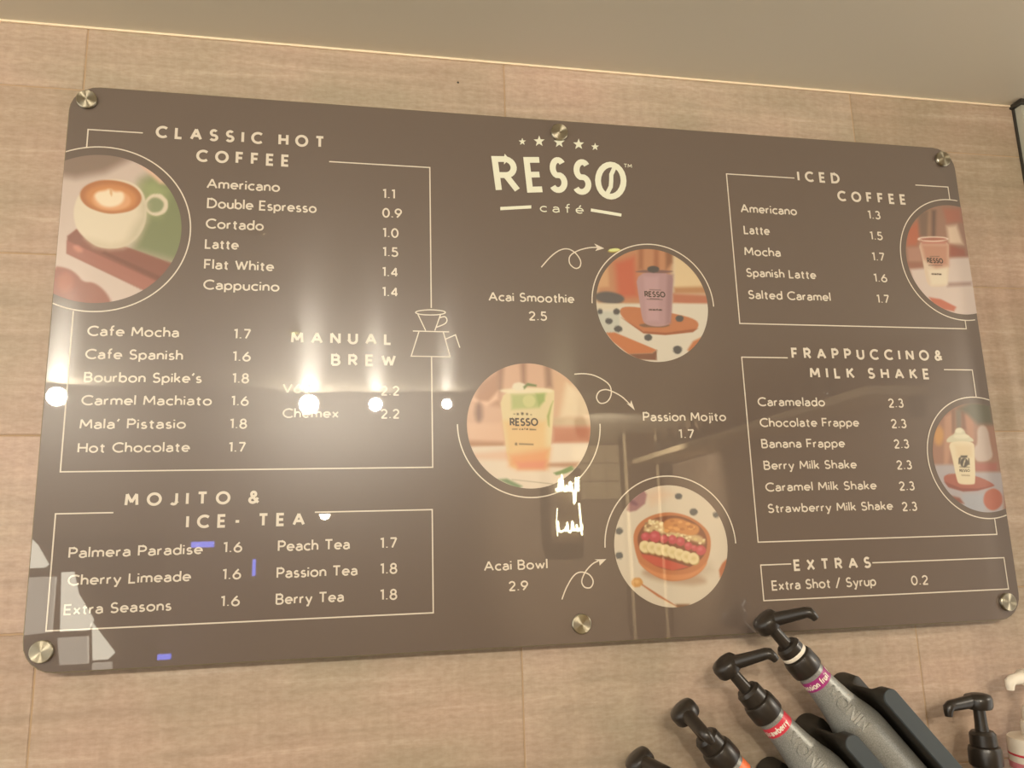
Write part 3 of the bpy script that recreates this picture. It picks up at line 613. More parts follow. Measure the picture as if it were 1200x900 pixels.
        ('5a4e36', 0.004, [(-0.21, -0.3), (-0.21, -0.31), (-0.21, -0.32), (-0.22, -0.32), (-0.23, -0.32), (-0.23, -0.32), (-0.24, -0.32), (-0.24, -0.31), (-0.25, -0.3), (-0.24, -0.29), (-0.24, -0.29), (-0.23, -0.28), (-0.23, -0.28), (-0.22, -0.28), (-0.21, -0.29), (-0.21, -0.29)]),
        ('6a5c40', 0.004, [(-0.18, -0.29), (0.05, -0.3), (0.05, -0.32), (-0.18, -0.31)]),
    ],
    'bowl': [
        ('cdc3ae', 0, [(-2.36, 2.01), (2.28, 2.0), (1.86, -2.02), (-2.5, -1.77)]),
        ('d0b49a', 0.08, [(-0.41, 0.85), (-0.13, 0.95), (0.08, 0.84), (-0.3, 0.67)]),
        ('b8aa96', 0.08, [(0.16, -0.52), (0.66, -0.31), (0.71, -0.43), (0.33, -0.63)]),
        ('90686c', 0.015, [(-0.75, 0.6), (-0.72, 0.71), (-0.43, 0.93), (-0.38, 0.85), (-0.42, 0.7), (-0.58, 0.59), (-0.7, 0.57)]),
        ('704a58', 0.02, [(-0.55, 0.68), (-0.57, 0.67), (-0.59, 0.67), (-0.62, 0.68), (-0.65, 0.69), (-0.67, 0.71), (-0.69, 0.73), (-0.7, 0.75), (-0.7, 0.77), (-0.69, 0.77), (-0.67, 0.77), (-0.64, 0.77), (-0.61, 0.75), (-0.58, 0.73), (-0.56, 0.71), (-0.55, 0.69)]),
        ('4a4f52', 0.01, [(0.25, 0.81), (0.24, 0.79), (0.23, 0.77), (0.21, 0.76), (0.18, 0.76), (0.15, 0.76), (0.13, 0.78), (0.12, 0.79), (0.12, 0.81), (0.12, 0.83), (0.14, 0.85), (0.16, 0.86), (0.19, 0.86), (0.21, 0.86), (0.23, 0.85), (0.25, 0.83)]),
        ('4a4f52', 0.01, [(0.51, 0.54), (0.5, 0.52), (0.48, 0.5), (0.46, 0.49), (0.43, 0.48), (0.4, 0.49), (0.38, 0.5), (0.37, 0.52), (0.36, 0.54), (0.37, 0.57), (0.39, 0.59), (0.41, 0.6), (0.44, 0.6), (0.47, 0.6), (0.49, 0.58), (0.51, 0.56)]),
        ('4a4f52', 0.01, [(0.9, 0.48), (0.89, 0.46), (0.88, 0.45), (0.86, 0.44), (0.83, 0.43), (0.81, 0.44), (0.79, 0.45), (0.78, 0.47), (0.78, 0.49), (0.78, 0.51), (0.8, 0.52), (0.82, 0.53), (0.84, 0.54), (0.86, 0.53), (0.88, 0.52), (0.89, 0.5)]),
        ('4a4f52', 0.01, [(-0.83, 0.26), (-0.84, 0.24), (-0.86, 0.22), (-0.88, 0.21), (-0.9, 0.2), (-0.93, 0.21), (-0.95, 0.22), (-0.96, 0.24), (-0.96, 0.26), (-0.96, 0.28), (-0.94, 0.3), (-0.92, 0.31), (-0.9, 0.32), (-0.87, 0.31), (-0.85, 0.3), (-0.84, 0.28)]),
        ('4a4f52', 0.01, [(-0.86, -0.14), (-0.86, -0.16), (-0.88, -0.18), (-0.9, -0.19), (-0.93, -0.19), (-0.95, -0.19), (-0.97, -0.18), (-0.98, -0.16), (-0.99, -0.13), (-0.98, -0.11), (-0.97, -0.09), (-0.94, -0.08), (-0.92, -0.08), (-0.89, -0.08), (-0.87, -0.1), (-0.86, -0.12)]),
        ('a8603e', 0.015, [(0.81, -0.43), (0.88, -0.32), (0.97, -0.25), (0.99, -0.46), (0.82, -0.56)]),
        ('6e4a30', 0.02, [(0.01, -0.95), (0.24, -0.96), (0.24, -1.04), (-0.0, -1.03)]),
        ('a89078', 0.05, [(0.57, -0.61), (0.52, -0.64), (0.39, -0.65), (0.2, -0.65), (-0.02, -0.62), (-0.23, -0.57), (-0.4, -0.52), (-0.51, -0.47), (-0.55, -0.42), (-0.49, -0.38), (-0.37, -0.37), (-0.18, -0.38), (0.03, -0.4), (0.25, -0.45), (0.42, -0.5), (0.54, -0.56)]),
        ('b06a42', 0.008, [(-0.67, 0.09), (-0.64, 0.26), (-0.53, 0.4), (-0.34, 0.5), (-0.1, 0.55), (0.12, 0.54), (0.36, 0.47), (0.56, 0.34), (0.69, 0.19), (0.71, 0.02), (0.66, -0.2), (0.53, -0.42), (0.34, -0.54), (0.12, -0.58), (-0.09, -0.58), (-0.29, -0.51), (-0.49, -0.38), (-0.61, -0.24)]),
        ('c88050', 0.015, [(-0.63, -0.21), (-0.49, -0.33), (-0.26, -0.45), (0.1, -0.49), (0.41, -0.44), (0.64, -0.26), (0.53, -0.42), (0.34, -0.52), (0.12, -0.57), (-0.09, -0.56), (-0.29, -0.5), (-0.49, -0.37)]),
        ('70402c', 0.01, [(-0.6, 0.06), (-0.57, 0.23), (-0.38, 0.43), (-0.07, 0.5), (0.23, 0.48), (0.5, 0.34), (0.63, 0.17), (0.64, -0.03), (0.55, -0.22), (0.29, -0.38), (-0.02, -0.42), (-0.31, -0.33), (-0.53, -0.16)]),
        ('b84c3c', 0.012, [(-0.55, -0.12), (-0.36, -0.15), (-0.0, -0.26), (0.29, -0.36), (-0.01, -0.41), (-0.31, -0.32), (-0.51, -0.19)]),
        ('c4a878', 0.02, [(-0.48, 0.28), (-0.38, 0.42), (-0.19, 0.44), (0.03, 0.21), (0.52, 0.17), (0.61, 0.03), (0.56, -0.0), (0.21, 0.12), (-0.21, 0.22), (-0.45, 0.23)]),
        ('8a6a48', 0.008, [(-0.39, 0.37), (-0.4, 0.37), (-0.4, 0.36), (-0.41, 0.36), (-0.42, 0.36), (-0.43, 0.36), (-0.44, 0.36), (-0.45, 0.37), (-0.45, 0.38), (-0.45, 0.38), (-0.44, 0.39), (-0.43, 0.39), (-0.42, 0.39), (-0.41, 0.39), (-0.4, 0.39), (-0.4, 0.38)]),
        ('dccb94', 0.008, [(-0.4, 0.33), (-0.4, 0.32), (-0.41, 0.31), (-0.42, 0.31), (-0.43, 0.31), (-0.44, 0.31), (-0.45, 0.31), (-0.45, 0.32), (-0.46, 0.33), (-0.45, 0.34), (-0.45, 0.34), (-0.44, 0.35), (-0.43, 0.35), (-0.42, 0.35), (-0.41, 0.34), (-0.4, 0.33)]),
        ('dccb94', 0.008, [(-0.13, 0.33), (-0.13, 0.33), (-0.14, 0.32), (-0.14, 0.32), (-0.15, 0.32), (-0.17, 0.32), (-0.17, 0.32), (-0.18, 0.33), (-0.18, 0.34), (-0.18, 0.34), (-0.17, 0.35), (-0.16, 0.35), (-0.15, 0.35), (-0.14, 0.35), (-0.13, 0.35), (-0.13, 0.34)]),
        ('e6d8a8', 0.008, [(-0.25, 0.37), (-0.25, 0.37), (-0.26, 0.36), (-0.27, 0.36), (-0.28, 0.35), (-0.29, 0.36), (-0.3, 0.36), (-0.3, 0.37), (-0.3, 0.37), (-0.3, 0.38), (-0.3, 0.39), (-0.29, 0.39), (-0.28, 0.39), (-0.27, 0.39), (-0.26, 0.39), (-0.25, 0.38)]),
        ('e6d8a8', 0.008, [(-0.16, 0.26), (-0.16, 0.25), (-0.17, 0.25), (-0.18, 0.24), (-0.19, 0.24), (-0.2, 0.24), (-0.21, 0.25), (-0.21, 0.25), (-0.22, 0.26), (-0.21, 0.27), (-0.21, 0.28), (-0.2, 0.28), (-0.19, 0.28), (-0.18, 0.28), (-0.17, 0.28), (-0.16, 0.27)]),
        ('e6d8a8', 0.008, [(-0.12, 0.37), (-0.12, 0.36), (-0.13, 0.36), (-0.14, 0.35), (-0.15, 0.35), (-0.16, 0.35), (-0.17, 0.36), (-0.17, 0.37), (-0.17, 0.37), (-0.17, 0.38), (-0.17, 0.39), (-0.16, 0.39), (-0.15, 0.39), (-0.14, 0.39), (-0.13, 0.39), (-0.12, 0.38)]),
        ('e6d8a8', 0.008, [(-0.37, 0.26), (-0.37, 0.26), (-0.38, 0.25), (-0.39, 0.24), (-0.4, 0.24), (-0.41, 0.25), (-0.42, 0.25), (-0.42, 0.26), (-0.43, 0.26), (-0.42, 0.27), (-0.42, 0.28), (-0.41, 0.28), (-0.4, 0.28), (-0.39, 0.28), (-0.38, 0.28), (-0.37, 0.27)]),
        ('e6d8a8', 0.008, [(-0.14, 0.36), (-0.14, 0.35), (-0.15, 0.34), (-0.16, 0.34), (-0.17, 0.34), (-0.18, 0.34), (-0.19, 0.34), (-0.19, 0.35), (-0.2, 0.36), (-0.19, 0.37), (-0.19, 0.37), (-0.18, 0.38), (-0.17, 0.38), (-0.16, 0.38), (-0.15, 0.37), (-0.14, 0.36)]),
        ('8a6a48', 0.008, [(-0.23, 0.4), (-0.23, 0.39), (-0.23, 0.39), (-0.24, 0.38), (-0.25, 0.38), (-0.26, 0.38), (-0.27, 0.39), (-0.28, 0.39), (-0.28, 0.4), (-0.28, 0.41), (-0.27, 0.41), (-0.26, 0.42), (-0.25, 0.42), (-0.24, 0.42), (-0.23, 0.41), (-0.23, 0.41)]),
        ('8a6a48', 0.008, [(-0.37, 0.32), (-0.38, 0.31), (-0.38, 0.31), (-0.39, 0.3), (-0.4, 0.3), (-0.41, 0.3), (-0.42, 0.31), (-0.42, 0.31), (-0.43, 0.32), (-0.42, 0.33), (-0.42, 0.34), (-0.41, 0.34), (-0.4, 0.34), (-0.39, 0.34), (-0.38, 0.33), (-0.37, 0.33)]),
        ('e6d8a8', 0.008, [(-0.12, 0.36), (-0.12, 0.35), (-0.12, 0.34), (-0.13, 0.34), (-0.14, 0.34), (-0.15, 0.34), (-0.16, 0.35), (-0.17, 0.35), (-0.17, 0.36), (-0.17, 0.37), (-0.16, 0.37), (-0.15, 0.38), (-0.14, 0.38), (-0.13, 0.38), (-0.12, 0.37), (-0.12, 0.37)]),
        ('e6d8a8', 0.008, [(-0.33, 0.42), (-0.33, 0.41), (-0.34, 0.4), (-0.35, 0.4), (-0.36, 0.4), (-0.37, 0.4), (-0.38, 0.4), (-0.38, 0.41), (-0.38, 0.42), (-0.38, 0.43), (-0.37, 0.43), (-0.36, 0.44), (-0.35, 0.44), (-0.34, 0.44), (-0.34, 0.43), (-0.33, 0.43)]),
        ('8a6a48', 0.008, [(-0.27, 0.25), (-0.27, 0.24), (-0.28, 0.24), (-0.29, 0.23), (-0.3, 0.23), (-0.31, 0.23), (-0.32, 0.24), (-0.32, 0.24), (-0.32, 0.25), (-0.32, 0.26), (-0.31, 0.27), (-0.3, 0.27), (-0.29, 0.27), (-0.28, 0.27), (-0.27, 0.26), (-0.27, 0.26)]),
        ('8a6a48', 0.008, [(-0.34, 0.34), (-0.34, 0.33), (-0.34, 0.32), (-0.35, 0.32), (-0.36, 0.32), (-0.37, 0.32), (-0.38, 0.32), (-0.39, 0.33), (-0.39, 0.34), (-0.39, 0.34), (-0.38, 0.35), (-0.37, 0.35), (-0.36, 0.36), (-0.35, 0.35), (-0.34, 0.35), (-0.34, 0.34)]),
        ('dccb94', 0.008, [(-0.33, 0.39), (-0.33, 0.38), (-0.33, 0.37), (-0.34, 0.37), (-0.35, 0.37), (-0.36, 0.37), (-0.37, 0.37), (-0.38, 0.38), (-0.38, 0.39), (-0.38, 0.4), (-0.37, 0.4), (-0.36, 0.41), (-0.35, 0.41), (-0.34, 0.41), (-0.33, 0.4), (-0.33, 0.39)]),
        ('e6d8a8', 0.008, [(-0.27, 0.4), (-0.28, 0.39), (-0.28, 0.39), (-0.29, 0.38), (-0.3, 0.38), (-0.31, 0.38), (-0.32, 0.39), (-0.33, 0.4), (-0.33, 0.4), (-0.32, 0.41), (-0.32, 0.42), (-0.31, 0.42), (-0.3, 0.42), (-0.29, 0.42), (-0.28, 0.42), (-0.27, 0.41)]),
        ('e6d8a8', 0.008, [(-0.22, 0.31), (-0.22, 0.31), (-0.23, 0.3), (-0.24, 0.3), (-0.25, 0.29), (-0.26, 0.3), (-0.26, 0.3), (-0.27, 0.31), (-0.27, 0.32), (-0.27, 0.32), (-0.26, 0.33), (-0.25, 0.33), (-0.24, 0.33), (-0.23, 0.33), (-0.22, 0.33), (-0.22, 0.32)]),
        ('dccb94', 0.008, [(-0.2, 0.39), (-0.21, 0.38), (-0.21, 0.37), (-0.22, 0.37), (-0.23, 0.37), (-0.24, 0.37), (-0.25, 0.37), (-0.26, 0.38), (-0.26, 0.39), (-0.26, 0.4), (-0.25, 0.4), (-0.24, 0.41), (-0.23, 0.41), (-0.22, 0.41), (-0.21, 0.4), (-0.21, 0.39)]),
        ('8a6a48', 0.008, [(-0.36, 0.34), (-0.37, 0.33), (-0.37, 0.32), (-0.38, 0.32), (-0.39, 0.32), (-0.4, 0.32), (-0.41, 0.33), (-0.42, 0.33), (-0.42, 0.34), (-0.41, 0.35), (-0.41, 0.35), (-0.4, 0.36), (-0.39, 0.36), (-0.38, 0.36), (-0.37, 0.35), (-0.36, 0.35)]),
        ('e6d8a8', 0.008, [(-0.31, 0.36), (-0.31, 0.36), (-0.32, 0.35), (-0.33, 0.35), (-0.34, 0.35), (-0.35, 0.35), (-0.36, 0.35), (-0.36, 0.36), (-0.36, 0.37), (-0.36, 0.37), (-0.36, 0.38), (-0.35, 0.38), (-0.34, 0.38), (-0.33, 0.38), (-0.32, 0.38), (-0.31, 0.37)]),
        ('e6d8a8', 0.008, [(0.37, 0.13), (0.36, 0.12), (0.36, 0.12), (0.35, 0.11), (0.34, 0.11), (0.33, 0.11), (0.32, 0.12), (0.31, 0.12), (0.31, 0.13), (0.31, 0.14), (0.32, 0.15), (0.33, 0.15), (0.34, 0.15), (0.35, 0.15), (0.36, 0.14), (0.36, 0.14)]),
        ('cdb87c', 0.008, [(0.01, 0.23), (0.01, 0.23), (-0.0, 0.22), (-0.01, 0.22), (-0.02, 0.22), (-0.03, 0.22), (-0.04, 0.22), (-0.04, 0.23), (-0.05, 0.24), (-0.04, 0.24), (-0.04, 0.25), (-0.03, 0.25), (-0.02, 0.25), (-0.01, 0.25), (0.0, 0.25), (0.01, 0.24)]),
        ('cdb87c', 0.008, [(0.12, 0.16), (0.12, 0.15), (0.11, 0.15), (0.1, 0.14), (0.09, 0.14), (0.08, 0.14), (0.08, 0.15), (0.07, 0.15), (0.07, 0.16), (0.07, 0.17), (0.08, 0.18), (0.09, 0.18), (0.1, 0.18), (0.11, 0.18), (0.12, 0.17), (0.12, 0.17)]),
        ('e6d8a8', 0.008, [(0.02, 0.16), (0.01, 0.15), (0.01, 0.14), (-0.0, 0.14), (-0.01, 0.14), (-0.02, 0.14), (-0.03, 0.14), (-0.04, 0.15), (-0.04, 0.16), (-0.03, 0.17), (-0.03, 0.17), (-0.02, 0.18), (-0.01, 0.18), (0.0, 0.18), (0.01, 0.17), (0.02, 0.16)]),
        ('dccb94', 0.008, [(0.25, 0.17), (0.25, 0.17), (0.24, 0.16), (0.23, 0.16), (0.22, 0.16), (0.21, 0.16), (0.2, 0.16), (0.2, 0.17), (0.19, 0.18), (0.2, 0.18), (0.2, 0.19), (0.21, 0.19), (0.22, 0.19), (0.23, 0.19), (0.24, 0.19), (0.25, 0.18)]),
        ('e6d8a8', 0.008, [(0.54, 0.02), (0.53, 0.01), (0.53, 0.01), (0.52, 0.0), (0.51, 0.0), (0.5, 0.0), (0.49, 0.01), (0.48, 0.01), (0.48, 0.02), (0.48, 0.03), (0.49, 0.04), (0.5, 0.04), (0.51, 0.04), (0.52, 0.04), (0.53, 0.03), (0.54, 0.03)]),
        ('cdb87c', 0.008, [(-0.05, 0.23), (-0.05, 0.22), (-0.06, 0.22), (-0.07, 0.21), (-0.08, 0.21), (-0.09, 0.21), (-0.1, 0.22), (-0.1, 0.22), (-0.1, 0.23), (-0.1, 0.24), (-0.09, 0.24), (-0.08, 0.25), (-0.07, 0.25), (-0.06, 0.25), (-0.06, 0.24), (-0.05, 0.24)]),
        ('dccb94', 0.008, [(0.46, 0.09), (0.46, 0.08), (0.45, 0.07), (0.44, 0.07), (0.43, 0.07), (0.42, 0.07), (0.41, 0.08), (0.41, 0.08), (0.4, 0.09), (0.41, 0.1), (0.41, 0.1), (0.42, 0.11), (0.43, 0.11), (0.44, 0.11), (0.45, 0.1), (0.46, 0.1)]),
        ('8a6a48', 0.008, [(0.14, 0.19), (0.13, 0.18), (0.13, 0.18), (0.12, 0.17), (0.11, 0.17), (0.1, 0.17), (0.09, 0.18), (0.08, 0.18), (0.08, 0.19), (0.08, 0.2), (0.09, 0.21), (0.1, 0.21), (0.11, 0.21), (0.12, 0.21), (0.13, 0.2), (0.13, 0.2)]),
        ('cdb87c', 0.008, [(0.13, 0.19), (0.13, 0.18), (0.13, 0.17), (0.12, 0.17), (0.11, 0.17), (0.1, 0.17), (0.09, 0.17), (0.08, 0.18), (0.08, 0.19), (0.08, 0.19), (0.09, 0.2), (0.1, 0.2), (0.11, 0.21), (0.12, 0.2), (0.13, 0.2), (0.13, 0.19)]),
        ('dccb94', 0.008, [(0.16, 0.2), (0.16, 0.19), (0.15, 0.19), (0.14, 0.18), (0.13, 0.18), (0.12, 0.18), (0.12, 0.19), (0.11, 0.19), (0.11, 0.2), (0.11, 0.21), (0.12, 0.21), (0.13, 0.22), (0.14, 0.22), (0.15, 0.22), (0.16, 0.21), (0.16, 0.21)]),
        ('e6d8a8', 0.008, [(0.24, 0.15), (0.24, 0.14), (0.23, 0.13), (0.23, 0.13), (0.21, 0.13), (0.2, 0.13), (0.2, 0.13), (0.19, 0.14), (0.19, 0.15), (0.19, 0.16), (0.2, 0.16), (0.21, 0.17), (0.22, 0.17), (0.23, 0.17), (0.24, 0.16), (0.24, 0.16)]),
        ('8a6a48', 0.008, [(0.61, 0.04), (0.61, 0.03), (0.6, 0.02), (0.59, 0.02), (0.58, 0.02), (0.57, 0.02), (0.56, 0.02), (0.55, 0.03), (0.55, 0.04), (0.56, 0.04), (0.56, 0.05), (0.57, 0.05), (0.58, 0.06), (0.59, 0.05), (0.6, 0.05), (0.61, 0.04)]),
        ('cdb87c', 0.008, [(0.6, 0.05), (0.6, 0.04), (0.59, 0.04), (0.58, 0.03), (0.57, 0.03), (0.56, 0.03), (0.55, 0.04), (0.55, 0.04), (0.54, 0.05), (0.55, 0.06), (0.55, 0.07), (0.56, 0.07), (0.57, 0.07), (0.58, 0.07), (0.59, 0.06), (0.6, 0.06)]),
        ('cdb87c', 0.008, [(0.02, 0.23), (0.01, 0.22), (0.01, 0.22), (-0.0, 0.21), (-0.01, 0.21), (-0.02, 0.22), (-0.03, 0.22), (-0.04, 0.23), (-0.04, 0.23), (-0.04, 0.24), (-0.03, 0.25), (-0.02, 0.25), (-0.01, 0.25), (0.0, 0.25), (0.01, 0.25), (0.02, 0.24)]),
        ('dccb94', 0.008, [(0.33, 0.07), (0.33, 0.06), (0.33, 0.06), (0.32, 0.05), (0.31, 0.05), (0.3, 0.05), (0.29, 0.06), (0.28, 0.07), (0.28, 0.07), (0.28, 0.08), (0.29, 0.09), (0.3, 0.09), (0.31, 0.09), (0.32, 0.09), (0.33, 0.09), (0.33, 0.08)]),
        ('e6d8a8', 0.008, [(0.3, 0.11), (0.3, 0.11), (0.29, 0.1), (0.29, 0.1), (0.27, 0.09), (0.26, 0.1), (0.26, 0.1), (0.25, 0.11), (0.25, 0.11), (0.25, 0.12), (0.26, 0.13), (0.27, 0.13), (0.28, 0.13), (0.29, 0.13), (0.3, 0.13), (0.3, 0.12)]),
        ('e6d8a8', 0.008, [(0.61, 0.07), (0.61, 0.07), (0.6, 0.06), (0.59, 0.06), (0.58, 0.05), (0.57, 0.06), (0.56, 0.06), (0.56, 0.07), (0.56, 0.07), (0.56, 0.08), (0.57, 0.09), (0.58, 0.09), (0.59, 0.09), (0.6, 0.09), (0.6, 0.09), (0.61, 0.08)]),
        ('cdb87c', 0.008, [(0.46, 0.09), (0.46, 0.08), (0.45, 0.07), (0.44, 0.07), (0.43, 0.07), (0.42, 0.07), (0.41, 0.08), (0.4, 0.08), (0.4, 0.09), (0.41, 0.1), (0.41, 0.1), (0.42, 0.11), (0.43, 0.11), (0.44, 0.11), (0.45, 0.1), (0.46, 0.1)]),
        ('8a6a48', 0.008, [(0.26, 0.15), (0.26, 0.15), (0.25, 0.14), (0.24, 0.14), (0.23, 0.13), (0.22, 0.14), (0.21, 0.14), (0.21, 0.15), (0.21, 0.16), (0.21, 0.16), (0.21, 0.17), (0.22, 0.17), (0.23, 0.17), (0.24, 0.17), (0.25, 0.17), (0.26, 0.16)]),
        ('8a6a48', 0.008, [(0.27, 0.15), (0.27, 0.15), (0.26, 0.14), (0.25, 0.14), (0.24, 0.13), (0.23, 0.14), (0.22, 0.14), (0.22, 0.15), (0.21, 0.15), (0.22, 0.16), (0.22, 0.17), (0.23, 0.17), (0.24, 0.17), (0.25, 0.17), (0.26, 0.17), (0.27, 0.16)]),
        ('cdb87c', 0.008, [(0.1, 0.14), (0.1, 0.13), (0.09, 0.13), (0.08, 0.12), (0.07, 0.12), (0.06, 0.12), (0.05, 0.13), (0.05, 0.13), (0.05, 0.14), (0.05, 0.15), (0.06, 0.15), (0.07, 0.16), (0.08, 0.16), (0.09, 0.16), (0.09, 0.15), (0.1, 0.15)]),
        ('e6d8a8', 0.008, [(0.28, 0.17), (0.27, 0.16), (0.27, 0.15), (0.26, 0.15), (0.25, 0.15), (0.24, 0.15), (0.23, 0.16), (0.22, 0.16), (0.22, 0.17), (0.22, 0.18), (0.23, 0.18), (0.24, 0.19), (0.25, 0.19), (0.26, 0.19), (0.27, 0.18), (0.27, 0.18)]),
        ('cdb87c', 0.008, [(0.11, 0.17), (0.1, 0.16), (0.1, 0.16), (0.09, 0.15), (0.08, 0.15), (0.07, 0.15), (0.06, 0.16), (0.05, 0.16), (0.05, 0.17), (0.06, 0.18), (0.06, 0.18), (0.07, 0.19), (0.08, 0.19), (0.09, 0.19), (0.1, 0.18), (0.11, 0.18)]),
        ('e6d8a8', 0.008, [(0.22, 0.16), (0.22, 0.16), (0.21, 0.15), (0.2, 0.15), (0.19, 0.14), (0.18, 0.15), (0.17, 0.15), (0.17, 0.16), (0.16, 0.16), (0.17, 0.17), (0.17, 0.18), (0.18, 0.18), (0.19, 0.18), (0.2, 0.18), (0.21, 0.18), (0.22, 0.17)]),
        ('dccb94', 0.008, [(-0.03, 0.17), (-0.03, 0.16), (-0.04, 0.16), (-0.05, 0.15), (-0.06, 0.15), (-0.07, 0.15), (-0.08, 0.16), (-0.08, 0.16), (-0.08, 0.17), (-0.08, 0.18), (-0.08, 0.19), (-0.07, 0.19), (-0.06, 0.19), (-0.05, 0.19), (-0.04, 0.18), (-0.03, 0.18)]),
        ('bf7e46', 0.015, [(-0.14, 0.36), (-0.04, 0.44), (0.17, 0.45), (0.35, 0.37), (0.53, 0.3), (0.49, 0.17), (0.33, 0.15), (0.15, 0.2), (-0.09, 0.23)]),
        ('a8683a', 0.01, [(0.46, 0.27), (0.45, 0.26), (0.44, 0.26), (0.43, 0.25), (0.41, 0.25), (0.4, 0.25), (0.38, 0.26), (0.37, 0.27), (0.37, 0.28), (0.37, 0.28), (0.38, 0.29), (0.4, 0.3), (0.42, 0.3), (0.43, 0.29), (0.45, 0.29), (0.45, 0.28)]),
        ('d89a58', 0.01, [(0.22, 0.38), (0.22, 0.37), (0.21, 0.37), (0.19, 0.36), (0.18, 0.36), (0.16, 0.36), (0.15, 0.37), (0.14, 0.38), (0.14, 0.38), (0.14, 0.39), (0.15, 0.4), (0.16, 0.4), (0.18, 0.41), (0.2, 0.4), (0.21, 0.4), (0.22, 0.39)]),
        ('d89a58', 0.01, [(0.44, 0.29), (0.44, 0.28), (0.43, 0.27), (0.41, 0.27), (0.4, 0.27), (0.38, 0.27), (0.37, 0.27), (0.36, 0.28), (0.35, 0.29), (0.36, 0.3), (0.37, 0.31), (0.38, 0.31), (0.4, 0.31), (0.42, 0.31), (0.43, 0.3), (0.44, 0.3)]),
        ('d89a58', 0.01, [(0.13, 0.28), (0.13, 0.27), (0.12, 0.27), (0.1, 0.26), (0.09, 0.26), (0.07, 0.26), (0.06, 0.27), (0.05, 0.27), (0.05, 0.28), (0.05, 0.29), (0.06, 0.3), (0.07, 0.3), (0.09, 0.3), (0.11, 0.3), (0.12, 0.3), (0.13, 0.29)]),
        ('a8683a', 0.01, [(0.38, 0.3), (0.38, 0.29), (0.37, 0.28), (0.35, 0.28), (0.34, 0.28), (0.32, 0.28), (0.31, 0.28), (0.3, 0.29), (0.3, 0.3), (0.3, 0.31), (0.31, 0.32), (0.32, 0.32), (0.34, 0.32), (0.36, 0.32), (0.37, 0.31), (0.38, 0.31)]),
        ('a8683a', 0.01, [(0.14, 0.33), (0.13, 0.32), (0.12, 0.31), (0.11, 0.31), (0.09, 0.31), (0.08, 0.31), (0.06, 0.32), (0.05, 0.32), (0.05, 0.33), (0.06, 0.34), (0.06, 0.35), (0.08, 0.35), (0.1, 0.35), (0.11, 0.35), (0.12, 0.35), (0.13, 0.34)]),
        ('a8683a', 0.01, [(-0.01, 0.23), (-0.01, 0.22), (-0.02, 0.21), (-0.04, 0.21), (-0.05, 0.21), (-0.07, 0.21), (-0.08, 0.21), (-0.09, 0.22), (-0.09, 0.23), (-0.09, 0.24), (-0.08, 0.25), (-0.06, 0.25), (-0.05, 0.25), (-0.03, 0.25), (-0.02, 0.24), (-0.01, 0.24)]),
        ('d89a58', 0.01, [(-0.02, 0.24), (-0.03, 0.23), (-0.04, 0.23), (-0.05, 0.22), (-0.07, 0.22), (-0.08, 0.22), (-0.1, 0.23), (-0.1, 0.23), (-0.11, 0.24), (-0.1, 0.25), (-0.09, 0.26), (-0.08, 0.26), (-0.06, 0.26), (-0.05, 0.26), (-0.03, 0.26), (-0.02, 0.25)]),
        ('d89a58', 0.01, [(0.36, 0.35), (0.36, 0.34), (0.35, 0.33), (0.33, 0.33), (0.32, 0.32), (0.3, 0.33), (0.29, 0.33), (0.28, 0.34), (0.27, 0.35), (0.28, 0.36), (0.29, 0.36), (0.3, 0.37), (0.32, 0.37), (0.34, 0.37), (0.35, 0.36), (0.36, 0.36)]),
        ('d89a58', 0.01, [(0.41, 0.27), (0.4, 0.26), (0.39, 0.25), (0.38, 0.25), (0.36, 0.25), (0.35, 0.25), (0.33, 0.25), (0.32, 0.26), (0.32, 0.27), (0.33, 0.28), (0.34, 0.29), (0.35, 0.29), (0.37, 0.29), (0.38, 0.29), (0.4, 0.28), (0.41, 0.28)]),
        ('a8683a', 0.01, [(0.25, 0.26), (0.25, 0.25), (0.24, 0.25), (0.22, 0.24), (0.21, 0.24), (0.19, 0.24), (0.18, 0.25), (0.17, 0.26), (0.17, 0.26), (0.17, 0.27), (0.18, 0.28), (0.19, 0.28), (0.21, 0.29), (0.23, 0.28), (0.24, 0.28), (0.25, 0.27)]),
        ('a8683a', 0.01, [(0.08, 0.4), (0.08, 0.39), (0.07, 0.39), (0.05, 0.38), (0.04, 0.38), (0.02, 0.38), (0.01, 0.39), (-0.0, 0.4), (-0.01, 0.4), (-0.0, 0.41), (0.01, 0.42), (0.02, 0.42), (0.04, 0.43), (0.05, 0.42), (0.07, 0.42), (0.08, 0.41)]),
        ('d89a58', 0.01, [(-0.04, 0.25), (-0.04, 0.24), (-0.05, 0.23), (-0.07, 0.23), (-0.08, 0.22), (-0.1, 0.23), (-0.11, 0.23), (-0.12, 0.24), (-0.12, 0.25), (-0.12, 0.26), (-0.11, 0.26), (-0.1, 0.27), (-0.08, 0.27), (-0.06, 0.27), (-0.05, 0.26), (-0.04, 0.25)]),
        ('d89a58', 0.01, [(0.16, 0.26), (0.16, 0.25), (0.15, 0.24), (0.13, 0.24), (0.12, 0.24), (0.1, 0.24), (0.09, 0.25), (0.08, 0.25), (0.08, 0.26), (0.08, 0.27), (0.09, 0.28), (0.1, 0.28), (0.12, 0.28), (0.14, 0.28), (0.15, 0.28), (0.16, 0.27)]),
        ('a8683a', 0.01, [(0.41, 0.29), (0.41, 0.28), (0.4, 0.28), (0.39, 0.27), (0.37, 0.27), (0.35, 0.27), (0.34, 0.28), (0.33, 0.29), (0.33, 0.3), (0.33, 0.3), (0.34, 0.31), (0.36, 0.32), (0.37, 0.32), (0.39, 0.31), (0.4, 0.31), (0.41, 0.3)]),
